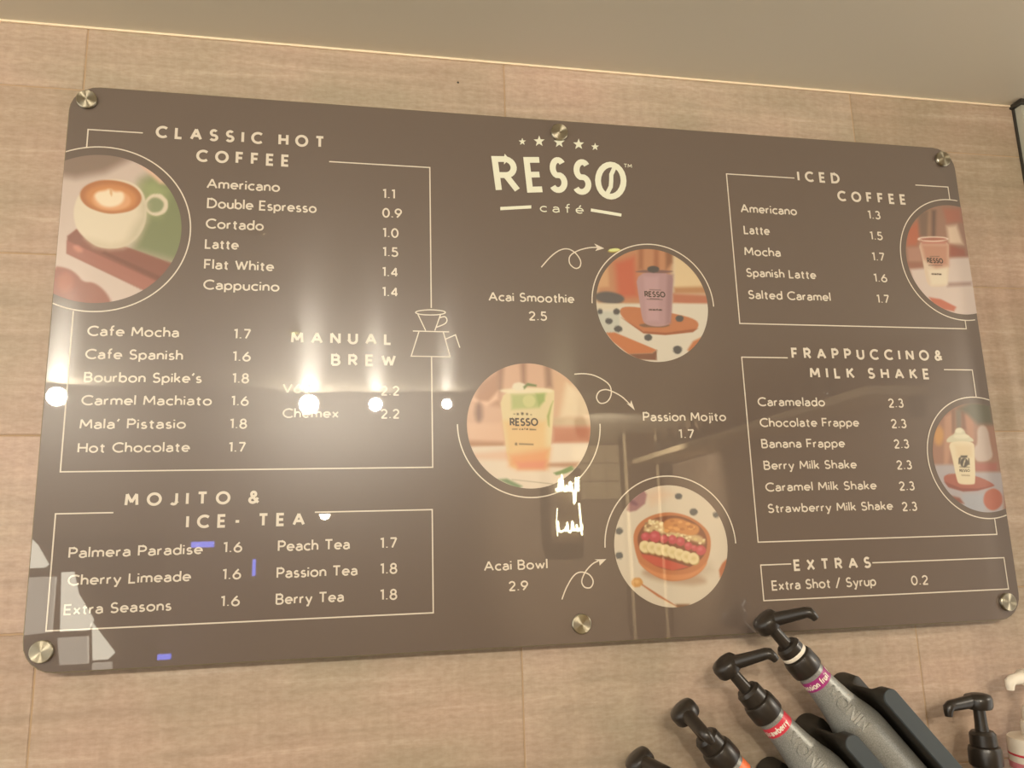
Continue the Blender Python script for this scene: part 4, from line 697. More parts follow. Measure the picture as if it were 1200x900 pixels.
        ('d89a58', 0.01, [(0.04, 0.29), (0.04, 0.28), (0.03, 0.28), (0.01, 0.27), (-0.0, 0.27), (-0.02, 0.27), (-0.03, 0.28), (-0.04, 0.29), (-0.04, 0.29), (-0.04, 0.3), (-0.03, 0.31), (-0.02, 0.31), (0.0, 0.32), (0.02, 0.31), (0.03, 0.31), (0.04, 0.3)]),
        ('b4424a', 0.012, [(-0.37, 0.15), (-0.38, 0.13), (-0.4, 0.1), (-0.42, 0.09), (-0.45, 0.08), (-0.48, 0.09), (-0.51, 0.11), (-0.52, 0.13), (-0.53, 0.16), (-0.52, 0.19), (-0.5, 0.21), (-0.47, 0.22), (-0.44, 0.23), (-0.41, 0.22), (-0.39, 0.21), (-0.37, 0.18)]),
        ('c8606a', 0.02, [(-0.43, 0.17), (-0.43, 0.17), (-0.44, 0.16), (-0.45, 0.15), (-0.46, 0.15), (-0.48, 0.15), (-0.48, 0.16), (-0.49, 0.17), (-0.49, 0.18), (-0.49, 0.19), (-0.48, 0.19), (-0.47, 0.2), (-0.46, 0.2), (-0.45, 0.2), (-0.44, 0.19), (-0.43, 0.18)]),
        ('b4424a', 0.012, [(-0.18, 0.15), (-0.19, 0.11), (-0.22, 0.08), (-0.25, 0.06), (-0.29, 0.06), (-0.33, 0.06), (-0.36, 0.09), (-0.38, 0.12), (-0.39, 0.15), (-0.38, 0.19), (-0.35, 0.22), (-0.32, 0.24), (-0.28, 0.25), (-0.24, 0.24), (-0.21, 0.22), (-0.19, 0.18)]),
        ('c8606a', 0.02, [(-0.26, 0.17), (-0.26, 0.16), (-0.27, 0.15), (-0.29, 0.14), (-0.3, 0.14), (-0.32, 0.14), (-0.33, 0.15), (-0.34, 0.16), (-0.34, 0.17), (-0.34, 0.18), (-0.33, 0.2), (-0.31, 0.2), (-0.3, 0.2), (-0.28, 0.2), (-0.27, 0.19), (-0.26, 0.18)]),
        ('b4424a', 0.012, [(-0.05, 0.11), (-0.06, 0.08), (-0.08, 0.06), (-0.1, 0.05), (-0.13, 0.04), (-0.16, 0.05), (-0.18, 0.06), (-0.2, 0.09), (-0.2, 0.11), (-0.19, 0.14), (-0.17, 0.16), (-0.15, 0.17), (-0.12, 0.18), (-0.09, 0.17), (-0.07, 0.16), (-0.06, 0.13)]),
        ('c8606a', 0.02, [(-0.11, 0.13), (-0.11, 0.12), (-0.12, 0.11), (-0.13, 0.11), (-0.14, 0.11), (-0.15, 0.11), (-0.16, 0.11), (-0.17, 0.12), (-0.17, 0.13), (-0.17, 0.14), (-0.16, 0.15), (-0.15, 0.15), (-0.14, 0.15), (-0.13, 0.15), (-0.12, 0.15), (-0.11, 0.14)]),
        ('b4424a', 0.012, [(0.1, 0.09), (0.1, 0.06), (0.08, 0.04), (0.05, 0.02), (0.02, 0.02), (-0.01, 0.03), (-0.04, 0.04), (-0.05, 0.07), (-0.06, 0.1), (-0.05, 0.13), (-0.03, 0.15), (-0.0, 0.17), (0.03, 0.17), (0.06, 0.16), (0.08, 0.15), (0.1, 0.12)]),
        ('c8606a', 0.02, [(0.04, 0.11), (0.04, 0.1), (0.03, 0.1), (0.02, 0.09), (0.01, 0.09), (-0.0, 0.09), (-0.02, 0.1), (-0.02, 0.11), (-0.02, 0.12), (-0.02, 0.13), (-0.01, 0.13), (-0.0, 0.14), (0.01, 0.14), (0.02, 0.14), (0.03, 0.13), (0.04, 0.12)]),
        ('b4424a', 0.012, [(0.24, 0.05), (0.24, 0.03), (0.22, 0.0), (0.19, -0.01), (0.16, -0.02), (0.13, -0.01), (0.1, 0.01), (0.08, 0.03), (0.08, 0.06), (0.09, 0.09), (0.11, 0.11), (0.14, 0.13), (0.17, 0.13), (0.2, 0.13), (0.22, 0.11), (0.24, 0.08)]),
        ('c8606a', 0.02, [(0.18, 0.08), (0.18, 0.07), (0.17, 0.06), (0.16, 0.05), (0.15, 0.05), (0.13, 0.05), (0.12, 0.06), (0.12, 0.07), (0.12, 0.08), (0.12, 0.09), (0.13, 0.1), (0.14, 0.1), (0.15, 0.1), (0.16, 0.1), (0.17, 0.1), (0.18, 0.09)]),
        ('b4424a', 0.012, [(0.37, -0.02), (0.36, -0.05), (0.34, -0.07), (0.32, -0.08), (0.29, -0.09), (0.26, -0.08), (0.24, -0.07), (0.23, -0.04), (0.22, -0.02), (0.23, 0.01), (0.25, 0.03), (0.27, 0.04), (0.3, 0.05), (0.33, 0.04), (0.35, 0.03), (0.37, 0.0)]),
        ('c8606a', 0.02, [(0.31, -0.0), (0.31, -0.01), (0.3, -0.02), (0.29, -0.02), (0.28, -0.02), (0.27, -0.02), (0.26, -0.02), (0.26, -0.01), (0.25, 0.0), (0.26, 0.01), (0.26, 0.02), (0.27, 0.02), (0.28, 0.02), (0.3, 0.02), (0.3, 0.02), (0.31, 0.01)]),
        ('b4424a', 0.012, [(0.46, -0.06), (0.45, -0.08), (0.44, -0.09), (0.42, -0.1), (0.4, -0.11), (0.38, -0.1), (0.36, -0.09), (0.35, -0.07), (0.35, -0.06), (0.35, -0.04), (0.36, -0.02), (0.38, -0.01), (0.4, -0.01), (0.43, -0.01), (0.44, -0.02), (0.45, -0.04)]),
        ('c8606a', 0.02, [(0.41, -0.04), (0.41, -0.04), (0.4, -0.05), (0.39, -0.05), (0.39, -0.05), (0.38, -0.05), (0.37, -0.05), (0.37, -0.04), (0.36, -0.04), (0.37, -0.03), (0.37, -0.02), (0.38, -0.02), (0.39, -0.02), (0.4, -0.02), (0.4, -0.02), (0.41, -0.03)]),
        ('b4424a', 0.012, [(0.61, -0.1), (0.6, -0.13), (0.57, -0.16), (0.54, -0.17), (0.51, -0.18), (0.47, -0.17), (0.44, -0.15), (0.43, -0.12), (0.42, -0.09), (0.43, -0.06), (0.45, -0.03), (0.48, -0.02), (0.52, -0.01), (0.56, -0.02), (0.58, -0.04), (0.6, -0.06)]),
        ('c8606a', 0.02, [(0.54, -0.08), (0.53, -0.09), (0.52, -0.1), (0.51, -0.1), (0.5, -0.1), (0.48, -0.1), (0.47, -0.09), (0.47, -0.08), (0.46, -0.07), (0.47, -0.06), (0.48, -0.05), (0.49, -0.05), (0.5, -0.04), (0.52, -0.05), (0.53, -0.05), (0.53, -0.06)]),
        ('a88e58', 0.01, [(-0.41, -0.11), (-0.45, -0.12), (-0.49, -0.11), (-0.52, -0.09), (-0.55, -0.06), (-0.56, -0.02), (-0.56, 0.02), (-0.54, 0.05), (-0.51, 0.08), (-0.48, 0.09), (-0.44, 0.08), (-0.4, 0.06), (-0.37, 0.03), (-0.36, -0.01), (-0.36, -0.05), (-0.38, -0.09)]),
        ('dfce9c', 0.01, [(-0.42, -0.09), (-0.46, -0.1), (-0.5, -0.1), (-0.53, -0.08), (-0.56, -0.05), (-0.57, -0.01), (-0.56, 0.03), (-0.55, 0.06), (-0.52, 0.08), (-0.48, 0.09), (-0.44, 0.09), (-0.41, 0.07), (-0.39, 0.04), (-0.37, -0.0), (-0.38, -0.04), (-0.39, -0.07)]),
        ('cdb880', 0.02, [(-0.42, -0.01), (-0.43, -0.02), (-0.44, -0.03), (-0.45, -0.04), (-0.47, -0.04), (-0.48, -0.04), (-0.5, -0.03), (-0.5, -0.02), (-0.51, -0.0), (-0.5, 0.01), (-0.49, 0.02), (-0.48, 0.03), (-0.46, 0.03), (-0.45, 0.03), (-0.43, 0.02), (-0.43, 0.01)]),
        ('a88e58', 0.01, [(-0.29, -0.13), (-0.33, -0.14), (-0.37, -0.13), (-0.4, -0.11), (-0.43, -0.08), (-0.44, -0.04), (-0.44, 0.0), (-0.42, 0.04), (-0.39, 0.06), (-0.35, 0.07), (-0.31, 0.06), (-0.28, 0.04), (-0.25, 0.01), (-0.24, -0.03), (-0.24, -0.07), (-0.26, -0.1)]),
        ('dfce9c', 0.01, [(-0.3, -0.11), (-0.34, -0.12), (-0.37, -0.11), (-0.41, -0.09), (-0.43, -0.06), (-0.44, -0.03), (-0.44, 0.01), (-0.42, 0.04), (-0.39, 0.07), (-0.36, 0.07), (-0.32, 0.07), (-0.29, 0.05), (-0.26, 0.02), (-0.25, -0.02), (-0.25, -0.06), (-0.27, -0.09)]),
        ('cdb880', 0.02, [(-0.3, -0.02), (-0.3, -0.04), (-0.31, -0.05), (-0.33, -0.05), (-0.34, -0.06), (-0.36, -0.05), (-0.37, -0.05), (-0.38, -0.03), (-0.38, -0.02), (-0.38, -0.01), (-0.37, 0.0), (-0.35, 0.01), (-0.34, 0.01), (-0.32, 0.01), (-0.31, -0.0), (-0.3, -0.01)]),
        ('a88e58', 0.01, [(-0.17, -0.15), (-0.21, -0.16), (-0.25, -0.16), (-0.28, -0.14), (-0.31, -0.1), (-0.32, -0.06), (-0.32, -0.02), (-0.3, 0.01), (-0.27, 0.03), (-0.23, 0.04), (-0.19, 0.04), (-0.16, 0.02), (-0.13, -0.02), (-0.12, -0.06), (-0.12, -0.1), (-0.14, -0.13)]),
        ('dfce9c', 0.01, [(-0.18, -0.14), (-0.22, -0.15), (-0.26, -0.14), (-0.29, -0.12), (-0.31, -0.09), (-0.33, -0.05), (-0.32, -0.02), (-0.31, 0.02), (-0.28, 0.04), (-0.24, 0.05), (-0.2, 0.04), (-0.17, 0.02), (-0.14, -0.01), (-0.13, -0.04), (-0.13, -0.08), (-0.15, -0.11)]),
        ('cdb880', 0.02, [(-0.18, -0.05), (-0.18, -0.06), (-0.19, -0.07), (-0.21, -0.08), (-0.22, -0.08), (-0.24, -0.08), (-0.25, -0.07), (-0.26, -0.06), (-0.26, -0.05), (-0.26, -0.03), (-0.25, -0.02), (-0.24, -0.02), (-0.22, -0.02), (-0.2, -0.02), (-0.19, -0.03), (-0.18, -0.04)]),
        ('a88e58', 0.01, [(-0.05, -0.18), (-0.09, -0.19), (-0.13, -0.18), (-0.16, -0.16), (-0.19, -0.13), (-0.2, -0.09), (-0.2, -0.05), (-0.18, -0.02), (-0.15, 0.01), (-0.11, 0.02), (-0.07, 0.01), (-0.04, -0.01), (-0.01, -0.04), (-0.0, -0.08), (-0.0, -0.12), (-0.02, -0.16)]),
        ('dfce9c', 0.01, [(-0.06, -0.16), (-0.1, -0.17), (-0.14, -0.17), (-0.17, -0.15), (-0.2, -0.12), (-0.21, -0.08), (-0.2, -0.04), (-0.19, -0.01), (-0.16, 0.01), (-0.12, 0.02), (-0.08, 0.02), (-0.05, -0.0), (-0.02, -0.03), (-0.01, -0.07), (-0.02, -0.11), (-0.03, -0.14)]),
        ('cdb880', 0.02, [(-0.06, -0.08), (-0.07, -0.09), (-0.08, -0.1), (-0.09, -0.11), (-0.11, -0.11), (-0.12, -0.11), (-0.14, -0.1), (-0.14, -0.09), (-0.15, -0.07), (-0.14, -0.06), (-0.13, -0.05), (-0.12, -0.04), (-0.1, -0.04), (-0.09, -0.04), (-0.07, -0.05), (-0.06, -0.06)]),
        ('a88e58', 0.01, [(0.07, -0.21), (0.03, -0.22), (-0.01, -0.22), (-0.05, -0.2), (-0.07, -0.16), (-0.09, -0.12), (-0.08, -0.08), (-0.06, -0.05), (-0.03, -0.03), (0.0, -0.02), (0.04, -0.02), (0.08, -0.04), (0.11, -0.08), (0.12, -0.12), (0.12, -0.16), (0.1, -0.19)]),
        ('dfce9c', 0.01, [(0.06, -0.2), (0.02, -0.21), (-0.02, -0.2), (-0.05, -0.18), (-0.08, -0.15), (-0.09, -0.11), (-0.09, -0.08), (-0.07, -0.04), (-0.04, -0.02), (-0.0, -0.01), (0.04, -0.02), (0.07, -0.04), (0.09, -0.07), (0.11, -0.1), (0.1, -0.14), (0.09, -0.17)]),
        ('cdb880', 0.02, [(0.06, -0.11), (0.05, -0.12), (0.04, -0.13), (0.03, -0.14), (0.01, -0.14), (-0.0, -0.14), (-0.02, -0.13), (-0.03, -0.12), (-0.03, -0.11), (-0.02, -0.1), (-0.01, -0.08), (0.0, -0.08), (0.02, -0.08), (0.03, -0.08), (0.05, -0.09), (0.05, -0.1)]),
        ('a88e58', 0.01, [(0.18, -0.25), (0.15, -0.26), (0.11, -0.26), (0.07, -0.24), (0.04, -0.2), (0.03, -0.16), (0.04, -0.12), (0.05, -0.09), (0.08, -0.07), (0.12, -0.06), (0.16, -0.06), (0.2, -0.08), (0.22, -0.12), (0.24, -0.16), (0.23, -0.2), (0.22, -0.23)]),
        ('dfce9c', 0.01, [(0.17, -0.24), (0.14, -0.25), (0.1, -0.24), (0.06, -0.22), (0.04, -0.19), (0.03, -0.15), (0.03, -0.12), (0.05, -0.08), (0.08, -0.06), (0.11, -0.05), (0.15, -0.06), (0.19, -0.08), (0.21, -0.11), (0.22, -0.14), (0.22, -0.18), (0.2, -0.21)]),
        ('cdb880', 0.02, [(0.17, -0.15), (0.17, -0.16), (0.16, -0.17), (0.15, -0.18), (0.13, -0.18), (0.11, -0.18), (0.1, -0.17), (0.09, -0.16), (0.09, -0.15), (0.09, -0.14), (0.1, -0.12), (0.12, -0.12), (0.13, -0.12), (0.15, -0.12), (0.16, -0.13), (0.17, -0.14)]),
        ('a88e58', 0.01, [(0.3, -0.3), (0.26, -0.31), (0.22, -0.3), (0.19, -0.28), (0.16, -0.25), (0.15, -0.21), (0.15, -0.17), (0.17, -0.13), (0.2, -0.11), (0.24, -0.1), (0.28, -0.11), (0.32, -0.13), (0.34, -0.16), (0.35, -0.2), (0.35, -0.24), (0.33, -0.27)]),
        ('dfce9c', 0.01, [(0.29, -0.28), (0.25, -0.29), (0.22, -0.28), (0.18, -0.26), (0.16, -0.23), (0.14, -0.2), (0.15, -0.16), (0.17, -0.13), (0.2, -0.1), (0.23, -0.09), (0.27, -0.1), (0.31, -0.12), (0.33, -0.15), (0.34, -0.19), (0.34, -0.23), (0.32, -0.26)]),
        ('cdb880', 0.02, [(0.29, -0.19), (0.29, -0.21), (0.28, -0.22), (0.26, -0.22), (0.25, -0.23), (0.23, -0.22), (0.22, -0.21), (0.21, -0.2), (0.21, -0.19), (0.21, -0.18), (0.22, -0.17), (0.24, -0.16), (0.25, -0.16), (0.27, -0.16), (0.28, -0.17), (0.29, -0.18)]),
        ('a88e58', 0.01, [(0.43, -0.33), (0.39, -0.34), (0.35, -0.33), (0.31, -0.31), (0.29, -0.28), (0.27, -0.24), (0.28, -0.2), (0.3, -0.17), (0.33, -0.14), (0.37, -0.13), (0.41, -0.14), (0.44, -0.16), (0.47, -0.19), (0.48, -0.23), (0.48, -0.27), (0.46, -0.31)]),
        ('dfce9c', 0.01, [(0.42, -0.31), (0.38, -0.32), (0.34, -0.32), (0.31, -0.3), (0.28, -0.27), (0.27, -0.23), (0.27, -0.19), (0.29, -0.16), (0.32, -0.14), (0.36, -0.13), (0.4, -0.13), (0.43, -0.15), (0.46, -0.18), (0.47, -0.22), (0.46, -0.26), (0.45, -0.29)]),
        ('cdb880', 0.02, [(0.42, -0.23), (0.41, -0.24), (0.4, -0.25), (0.39, -0.26), (0.37, -0.26), (0.36, -0.25), (0.34, -0.25), (0.33, -0.24), (0.33, -0.22), (0.34, -0.21), (0.35, -0.2), (0.36, -0.19), (0.38, -0.19), (0.39, -0.19), (0.41, -0.2), (0.42, -0.21)]),
        ('c08a48', 0.01, [(-0.54, -0.58), (-0.55, -0.61), (-0.58, -0.63), (-0.61, -0.65), (-0.65, -0.65), (-0.69, -0.65), (-0.72, -0.63), (-0.74, -0.6), (-0.74, -0.57), (-0.73, -0.54), (-0.71, -0.52), (-0.68, -0.5), (-0.64, -0.5), (-0.6, -0.5), (-0.57, -0.52), (-0.55, -0.55)]),
        ('d8a868', 0.015, [(-0.6, -0.56), (-0.61, -0.58), (-0.62, -0.59), (-0.63, -0.59), (-0.65, -0.6), (-0.67, -0.59), (-0.68, -0.58), (-0.69, -0.57), (-0.7, -0.56), (-0.69, -0.55), (-0.68, -0.54), (-0.67, -0.53), (-0.65, -0.53), (-0.63, -0.53), (-0.61, -0.54), (-0.6, -0.55)]),
        ('a8613a', 0.004, [(-0.56, -0.6), (0.02, -0.98), (0.03, -1.0), (-0.28, -0.83), (-0.57, -0.62)]),
        ('d8c8a8', 0.006, [(-0.28, -0.83), (0.01, -0.99), (-0.06, -0.99)]),
    ],
    'iced': [
        ('8a6656', 0, [(-1.74, 1.84), (3.34, 2.18), (2.44, -2.15), (-2.25, -2.19)]),
        ('a85a42', 0.04, [(-0.92, 0.5), (-0.67, 0.69), (-0.68, 0.39), (-0.77, 0.21), (-0.96, 0.2)]),
        ('6a5448', 0.04, [(-0.65, 0.84), (-0.42, 0.88), (-0.53, 0.37), (-0.68, 0.39)]),
        ('8c6e58', 0.03, [(-0.43, 0.88), (-0.38, 0.89), (-0.48, 0.37), (-0.53, 0.37)]),
        ('58443c', 0.03, [(-0.37, 0.89), (-0.29, 0.89), (-0.38, 0.38), (-0.45, 0.37)]),
        ('9a5a48', 0.04, [(-0.14, 0.93), (0.21, 0.95), (0.2, 0.7), (-0.11, 0.66)]),
        ('d4bca4', 0.04, [(-0.12, 0.6), (0.09, 0.64), (0.16, 0.28), (-0.13, 0.27)]),
        ('8c4a3c', 0.04, [(-0.14, 0.27), (0.18, 0.19), (0.19, 0.05), (-0.18, 0.03)]),
        ('a47868', 0.03, [(-0.96, 0.17), (-0.71, 0.19), (-0.7, -0.08), (-0.97, -0.09)]),
        ('8c5a4a', 0.03, [(-1.0, -0.09), (-0.7, -0.08), (-0.7, -0.19), (-0.96, -0.22)]),
        ('cbbcb4', 0.03, [(-0.96, -0.22), (-0.67, -0.19), (-0.65, -0.02), (0.55, 0.07), (0.37, -1.03), (-0.89, -1.06)]),
        ('9a8078', 0.03, [(-0.27, -0.44), (0.21, -0.41), (0.2, -0.47), (-0.28, -0.51)]),
        ('b4604a', 0.015, [(-0.67, -0.71), (-0.44, -0.74), (-0.16, -0.87), (-0.22, -0.95), (-0.41, -0.92), (-0.61, -0.81)]),
        ('d2bea8', 0.01, [(-0.74, 0.33), (-0.12, 0.34), (-0.15, 0.12), (-0.25, -0.47), (-0.38, -0.52), (-0.6, -0.52), (-0.68, -0.46), (-0.69, -0.02)]),
        ('b4806a', 0.05, [(-0.69, 0.25), (-0.13, 0.27), (-0.2, -0.12), (-0.45, -0.19), (-0.66, -0.02)]),
        ('b07060', 0.02, [(-0.69, 0.3), (-0.15, 0.33), (-0.19, 0.27), (-0.65, 0.25)]),
        ('e6d2c0', 0.006, [(-0.11, 0.37), (-0.14, 0.35), (-0.21, 0.33), (-0.31, 0.31), (-0.43, 0.3), (-0.55, 0.3), (-0.65, 0.31), (-0.72, 0.32), (-0.74, 0.34), (-0.71, 0.36), (-0.64, 0.38), (-0.54, 0.39), (-0.42, 0.4), (-0.3, 0.4), (-0.2, 0.4), (-0.13, 0.38)]),
        ('9a5c4c', 0.006, [(-0.15, 0.36), (-0.18, 0.35), (-0.24, 0.34), (-0.32, 0.33), (-0.43, 0.32), (-0.53, 0.32), (-0.62, 0.32), (-0.67, 0.33), (-0.69, 0.34), (-0.67, 0.35), (-0.61, 0.36), (-0.52, 0.37), (-0.42, 0.38), (-0.32, 0.38), (-0.23, 0.38), (-0.17, 0.37)]),
        ('ddd2ba', 0.03, [(-0.61, -0.22), (-0.23, -0.18), (-0.27, -0.47), (-0.59, -0.5)]),
        ('5a4a40', 0.004, [(-0.58, -0.13), (-0.32, -0.12), (-0.32, -0.13), (-0.59, -0.14)]),
        ('5a4a40', 0.004, [(-0.55, -0.28), (-0.36, -0.28), (-0.36, -0.3), (-0.56, -0.3)]),
        ('5a4a40', 0.004, [(-0.54, 0.03), (-0.35, 0.04), (-0.36, 0.03), (-0.54, 0.02)]),
    ],
    'frappe': [
        ('8c6452', 0, [(-1.79, 1.95), (3.53, 2.03), (2.61, -2.24), (-2.33, -2.06)]),
        ('b88448', 0.04, [(-0.71, 0.4), (-0.73, 0.33), (-0.77, 0.27), (-0.81, 0.23), (-0.85, 0.22), (-0.89, 0.23), (-0.92, 0.27), (-0.93, 0.33), (-0.93, 0.4), (-0.91, 0.47), (-0.88, 0.52), (-0.84, 0.56), (-0.79, 0.57), (-0.76, 0.56), (-0.73, 0.52), (-0.71, 0.46)]),
        ('a87c64', 0.03, [(-0.65, 0.75), (-0.49, 0.81), (-0.53, 0.37), (-0.72, -0.13), (-0.8, -0.13)]),
        ('6e5040', 0.03, [(-0.48, 0.87), (-0.43, 0.87), (-0.49, 0.48), (-0.54, 0.45)]),
        ('6c6458', 0.03, [(-0.4, 0.87), (-0.28, 0.87), (-0.33, 0.54), (-0.44, 0.51)]),
        ('a07058', 0.03, [(-0.23, 0.81), (-0.05, 0.78), (-0.1, 0.3), (-0.22, 0.39)]),
        ('6e4a3c', 0.03, [(-0.28, 0.84), (-0.23, 0.84), (-0.25, 0.51), (-0.32, 0.51)]),
        ('4e5040', 0.05, [(-0.34, 0.9), (-0.05, 1.02), (0.36, 1.0), (0.36, 0.6), (0.02, 0.6), (-0.15, 0.78)]),
        ('b4a49a', 0.02, [(-0.0, 0.57), (0.22, 0.59), (0.23, 0.21), (0.25, -0.05), (-0.1, -0.11), (-0.17, 0.04), (-0.12, 0.19), (-0.04, 0.24)]),
        ('96544a', 0.03, [(-0.16, -0.11), (0.31, -0.11), (0.28, -0.26), (-0.17, -0.27)]),
        ('a09ca0', 0.03, [(-1.0, -0.13), (-0.64, -0.13), (-0.16, -0.27), (0.42, -0.28), (0.27, -1.13), (-1.08, -1.1)]),
        ('9aa0aa', 0.03, [(-0.52, -0.66), (-0.06, -0.67), (-0.11, -0.98), (-0.47, -0.97)]),
        ('964e40', 0.01, [(-0.86, -0.39), (-0.8, -0.31), (-0.6, -0.29), (-0.14, -0.34), (0.21, -0.51), (0.13, -0.55), (-0.18, -0.61), (-0.48, -0.61), (-0.77, -0.54)]),
        ('7c3c32', 0.01, [(-0.85, -0.43), (-0.51, -0.56), (-0.17, -0.57), (0.17, -0.52), (-0.18, -0.61), (-0.48, -0.62), (-0.77, -0.54)]),
        ('a45440', 0.015, [(0.31, -0.77), (0.29, -0.85), (0.23, -0.91), (0.16, -0.95), (0.08, -0.97), (0.0, -0.95), (-0.05, -0.91), (-0.09, -0.84), (-0.09, -0.77), (-0.06, -0.69), (-0.01, -0.63), (0.07, -0.59), (0.15, -0.57), (0.22, -0.59), (0.28, -0.63), (0.31, -0.7)]),
        ('7c4438', 0.02, [(-0.77, -0.68), (-0.57, -0.73), (-0.5, -0.83), (-0.68, -0.83)]),
        ('d8ccaa', 0.008, [(-0.66, 0.31), (-0.11, 0.3), (-0.13, 0.1), (-0.2, -0.47), (-0.26, -0.5), (-0.54, -0.49), (-0.58, -0.42), (-0.61, 0.01)]),
        ('d0bd98', 0.04, [(-0.52, 0.22), (-0.15, 0.22), (-0.18, 0.01), (-0.51, 0.01)]),
        ('c2c0a4', 0.008, [(-0.69, 0.31), (-0.61, 0.38), (-0.5, 0.42), (-0.46, 0.51), (-0.36, 0.55), (-0.28, 0.5), (-0.26, 0.42), (-0.19, 0.38), (-0.11, 0.32), (-0.13, 0.27), (-0.4, 0.3), (-0.66, 0.26)]),
        ('d8d6bc', 0.015, [(-0.31, 0.48), (-0.32, 0.47), (-0.34, 0.45), (-0.36, 0.44), (-0.4, 0.44), (-0.43, 0.44), (-0.45, 0.45), (-0.47, 0.47), (-0.47, 0.48), (-0.46, 0.5), (-0.44, 0.52), (-0.41, 0.53), (-0.38, 0.53), (-0.35, 0.53), (-0.33, 0.52), (-0.31, 0.5)]),
        ('d4d2b6', 0.015, [(-0.19, 0.38), (-0.2, 0.36), (-0.24, 0.35), (-0.3, 0.34), (-0.36, 0.34), (-0.43, 0.34), (-0.48, 0.35), (-0.51, 0.36), (-0.52, 0.38), (-0.51, 0.4), (-0.47, 0.41), (-0.41, 0.42), (-0.35, 0.42), (-0.28, 0.42), (-0.23, 0.41), (-0.2, 0.39)]),
        ('3a352c', 0.006, [(-0.29, -0.1), (-0.3, -0.14), (-0.33, -0.16), (-0.36, -0.18), (-0.39, -0.19), (-0.42, -0.18), (-0.45, -0.16), (-0.46, -0.13), (-0.47, -0.1), (-0.45, -0.07), (-0.43, -0.04), (-0.4, -0.02), (-0.36, -0.01), (-0.33, -0.02), (-0.31, -0.04), (-0.29, -0.07)]),
        ('d8ccaa', 0.004, [(-0.37, -0.1), (-0.38, -0.13), (-0.39, -0.15), (-0.4, -0.16), (-0.41, -0.17), (-0.41, -0.16), (-0.41, -0.15), (-0.4, -0.12), (-0.39, -0.1), (-0.38, -0.07), (-0.36, -0.05), (-0.35, -0.04), (-0.35, -0.03), (-0.34, -0.04), (-0.35, -0.06), (-0.35, -0.08)]),
        ('3a352c', 0.006, [(-0.48, -0.02), (-0.44, 0.01), (-0.43, -0.02), (-0.48, -0.13), (-0.5, -0.12)]),
        ('3a352c', 0.006, [(-0.28, -0.01), (-0.26, -0.03), (-0.27, -0.14), (-0.3, -0.14)]),
        ('3a352c', 0.005, [(-0.43, 0.03), (-0.29, 0.03), (-0.3, -0.01), (-0.43, -0.01)]),
        ('3a352c', 0.005, [(-0.48, -0.17), (-0.28, -0.18), (-0.28, -0.19), (-0.49, -0.18)]),
        ('5a5040', 0.004, [(-0.47, -0.32), (-0.3, -0.33), (-0.3, -0.34), (-0.47, -0.33)]),
    ],
}

# ------------------------------------------------------------------ materials
def tile_material():
    m = mat('glazed_tile', 'c2a98a', .42, spec=.45)
    geo = N(m, 'ShaderNodeNewGeometry')
    def mp(s, l=(0, 0, 0)):
        p = N(m, 'ShaderNodeMapping')
        p.inputs['Scale'].default_value = s
        p.inputs['Location'].default_value = l
        m.node_tree.links.new(geo.outputs['Position'], p.inputs['Vector'])
        return p.outputs[0]
    info = N(m, 'ShaderNodeObjectInfo')
    streak = noise(m, mp((1.6, 1, 26)), 2.2, 7, .62, .4)
    cloth = noise(m, mp((60, 1, 8), (3, 0, 0)), 1.6, 4, .7)
    cloud = noise(m, mp((2.4, 1, 3.2), (7, 0, 2)), 1.5, 3, .5)
    fine = noise(m, mp((90, 1, 240)), 1.0, 3, .6)
    base = ramp(m, streak.outputs['Fac'], [(.3, 'a59480'), (.45, 'b9a692'), (.58, 'c6b19d'), (.70, 'dfcfbf')])
    tint = ramp(m, cloud.outputs['Fac'], [(.35, 'a69e88'), (.5, 'baa694'), (.66, 'caaa9c')])
    c = mix(m, base.outputs[0], tint.outputs[0], .5)
    weave = ramp(m, cloth.outputs['Fac'], [(.3, 'dcd7d0'), (.7, 'ffffff')])
    c = mix(m, c, weave.outputs[0], .35, 'MULTIPLY')
    g = ramp(m, fine.outputs['Fac'], [(.35, 'd8cfc4'), (.62, 'ffffff')])
    c = mix(m, c, g.outputs[0], .4, 'MULTIPLY')
    var = ramp(m, info.outputs['Random'], [(0, 'e6e4dc'), (1, 'ffffff')])
    c = mix(m, c, var.outputs[0], .8, 'MULTIPLY')
    setc(m, c)
    bump(m, fine.outputs['Fac'], .12, .001)
    return m


M_TILE = tile_material()
M_GROUT = mat('grout', 'b09678', .9)
M_CEIL = mat('ceiling_sheet', 'd0c8b6', .33, spec=.5)
M_BEAD = mat('ceiling_bead', 'f0dcbe', .4)
M_ALU = mat('brushed_aluminium', 'b4b2a2', .45, metal=.1)
M_DARK = mat('dark_fitting', '2e2a24', .4)
BOARD_COL = '61544b'


def ink(name, col, rough=.30):
    m = mat(name, col, rough, spec=.48, coat=1.0)
    return m


M_PANEL = ink('brown_acrylic', BOARD_COL)
M_EDGE = mat('acrylic_edge', '7a715a', .15, spec=.6)
M_INK = ink('cream_ink', 'd3c9b8')
M_LOGO = ink('pale_green_ink', 'dcdcc6')


def print_material():
    m = ink('photo_print', 'ffffff')
    a = N(m, 'ShaderNodeVertexColor', layer_name='ink')
    setc(m, a.outputs[0])
    return m


M_PHOTO = print_material()


def screw_material():
    m = mat('radially_brushed_steel', 'a8a08c', .36, metal=1.)
    b = m.node_tree.nodes['Principled BSDF']
    b.inputs['Anisotropic'].default_value = .92
    b.inputs['Anisotropic Rotation'].default_value = .25
    t = N(m, 'ShaderNodeTangent', direction_type='RADIAL', axis='Y')
    m.node_tree.links.new(t.outputs[0], b.inputs['Tangent'])
    return m


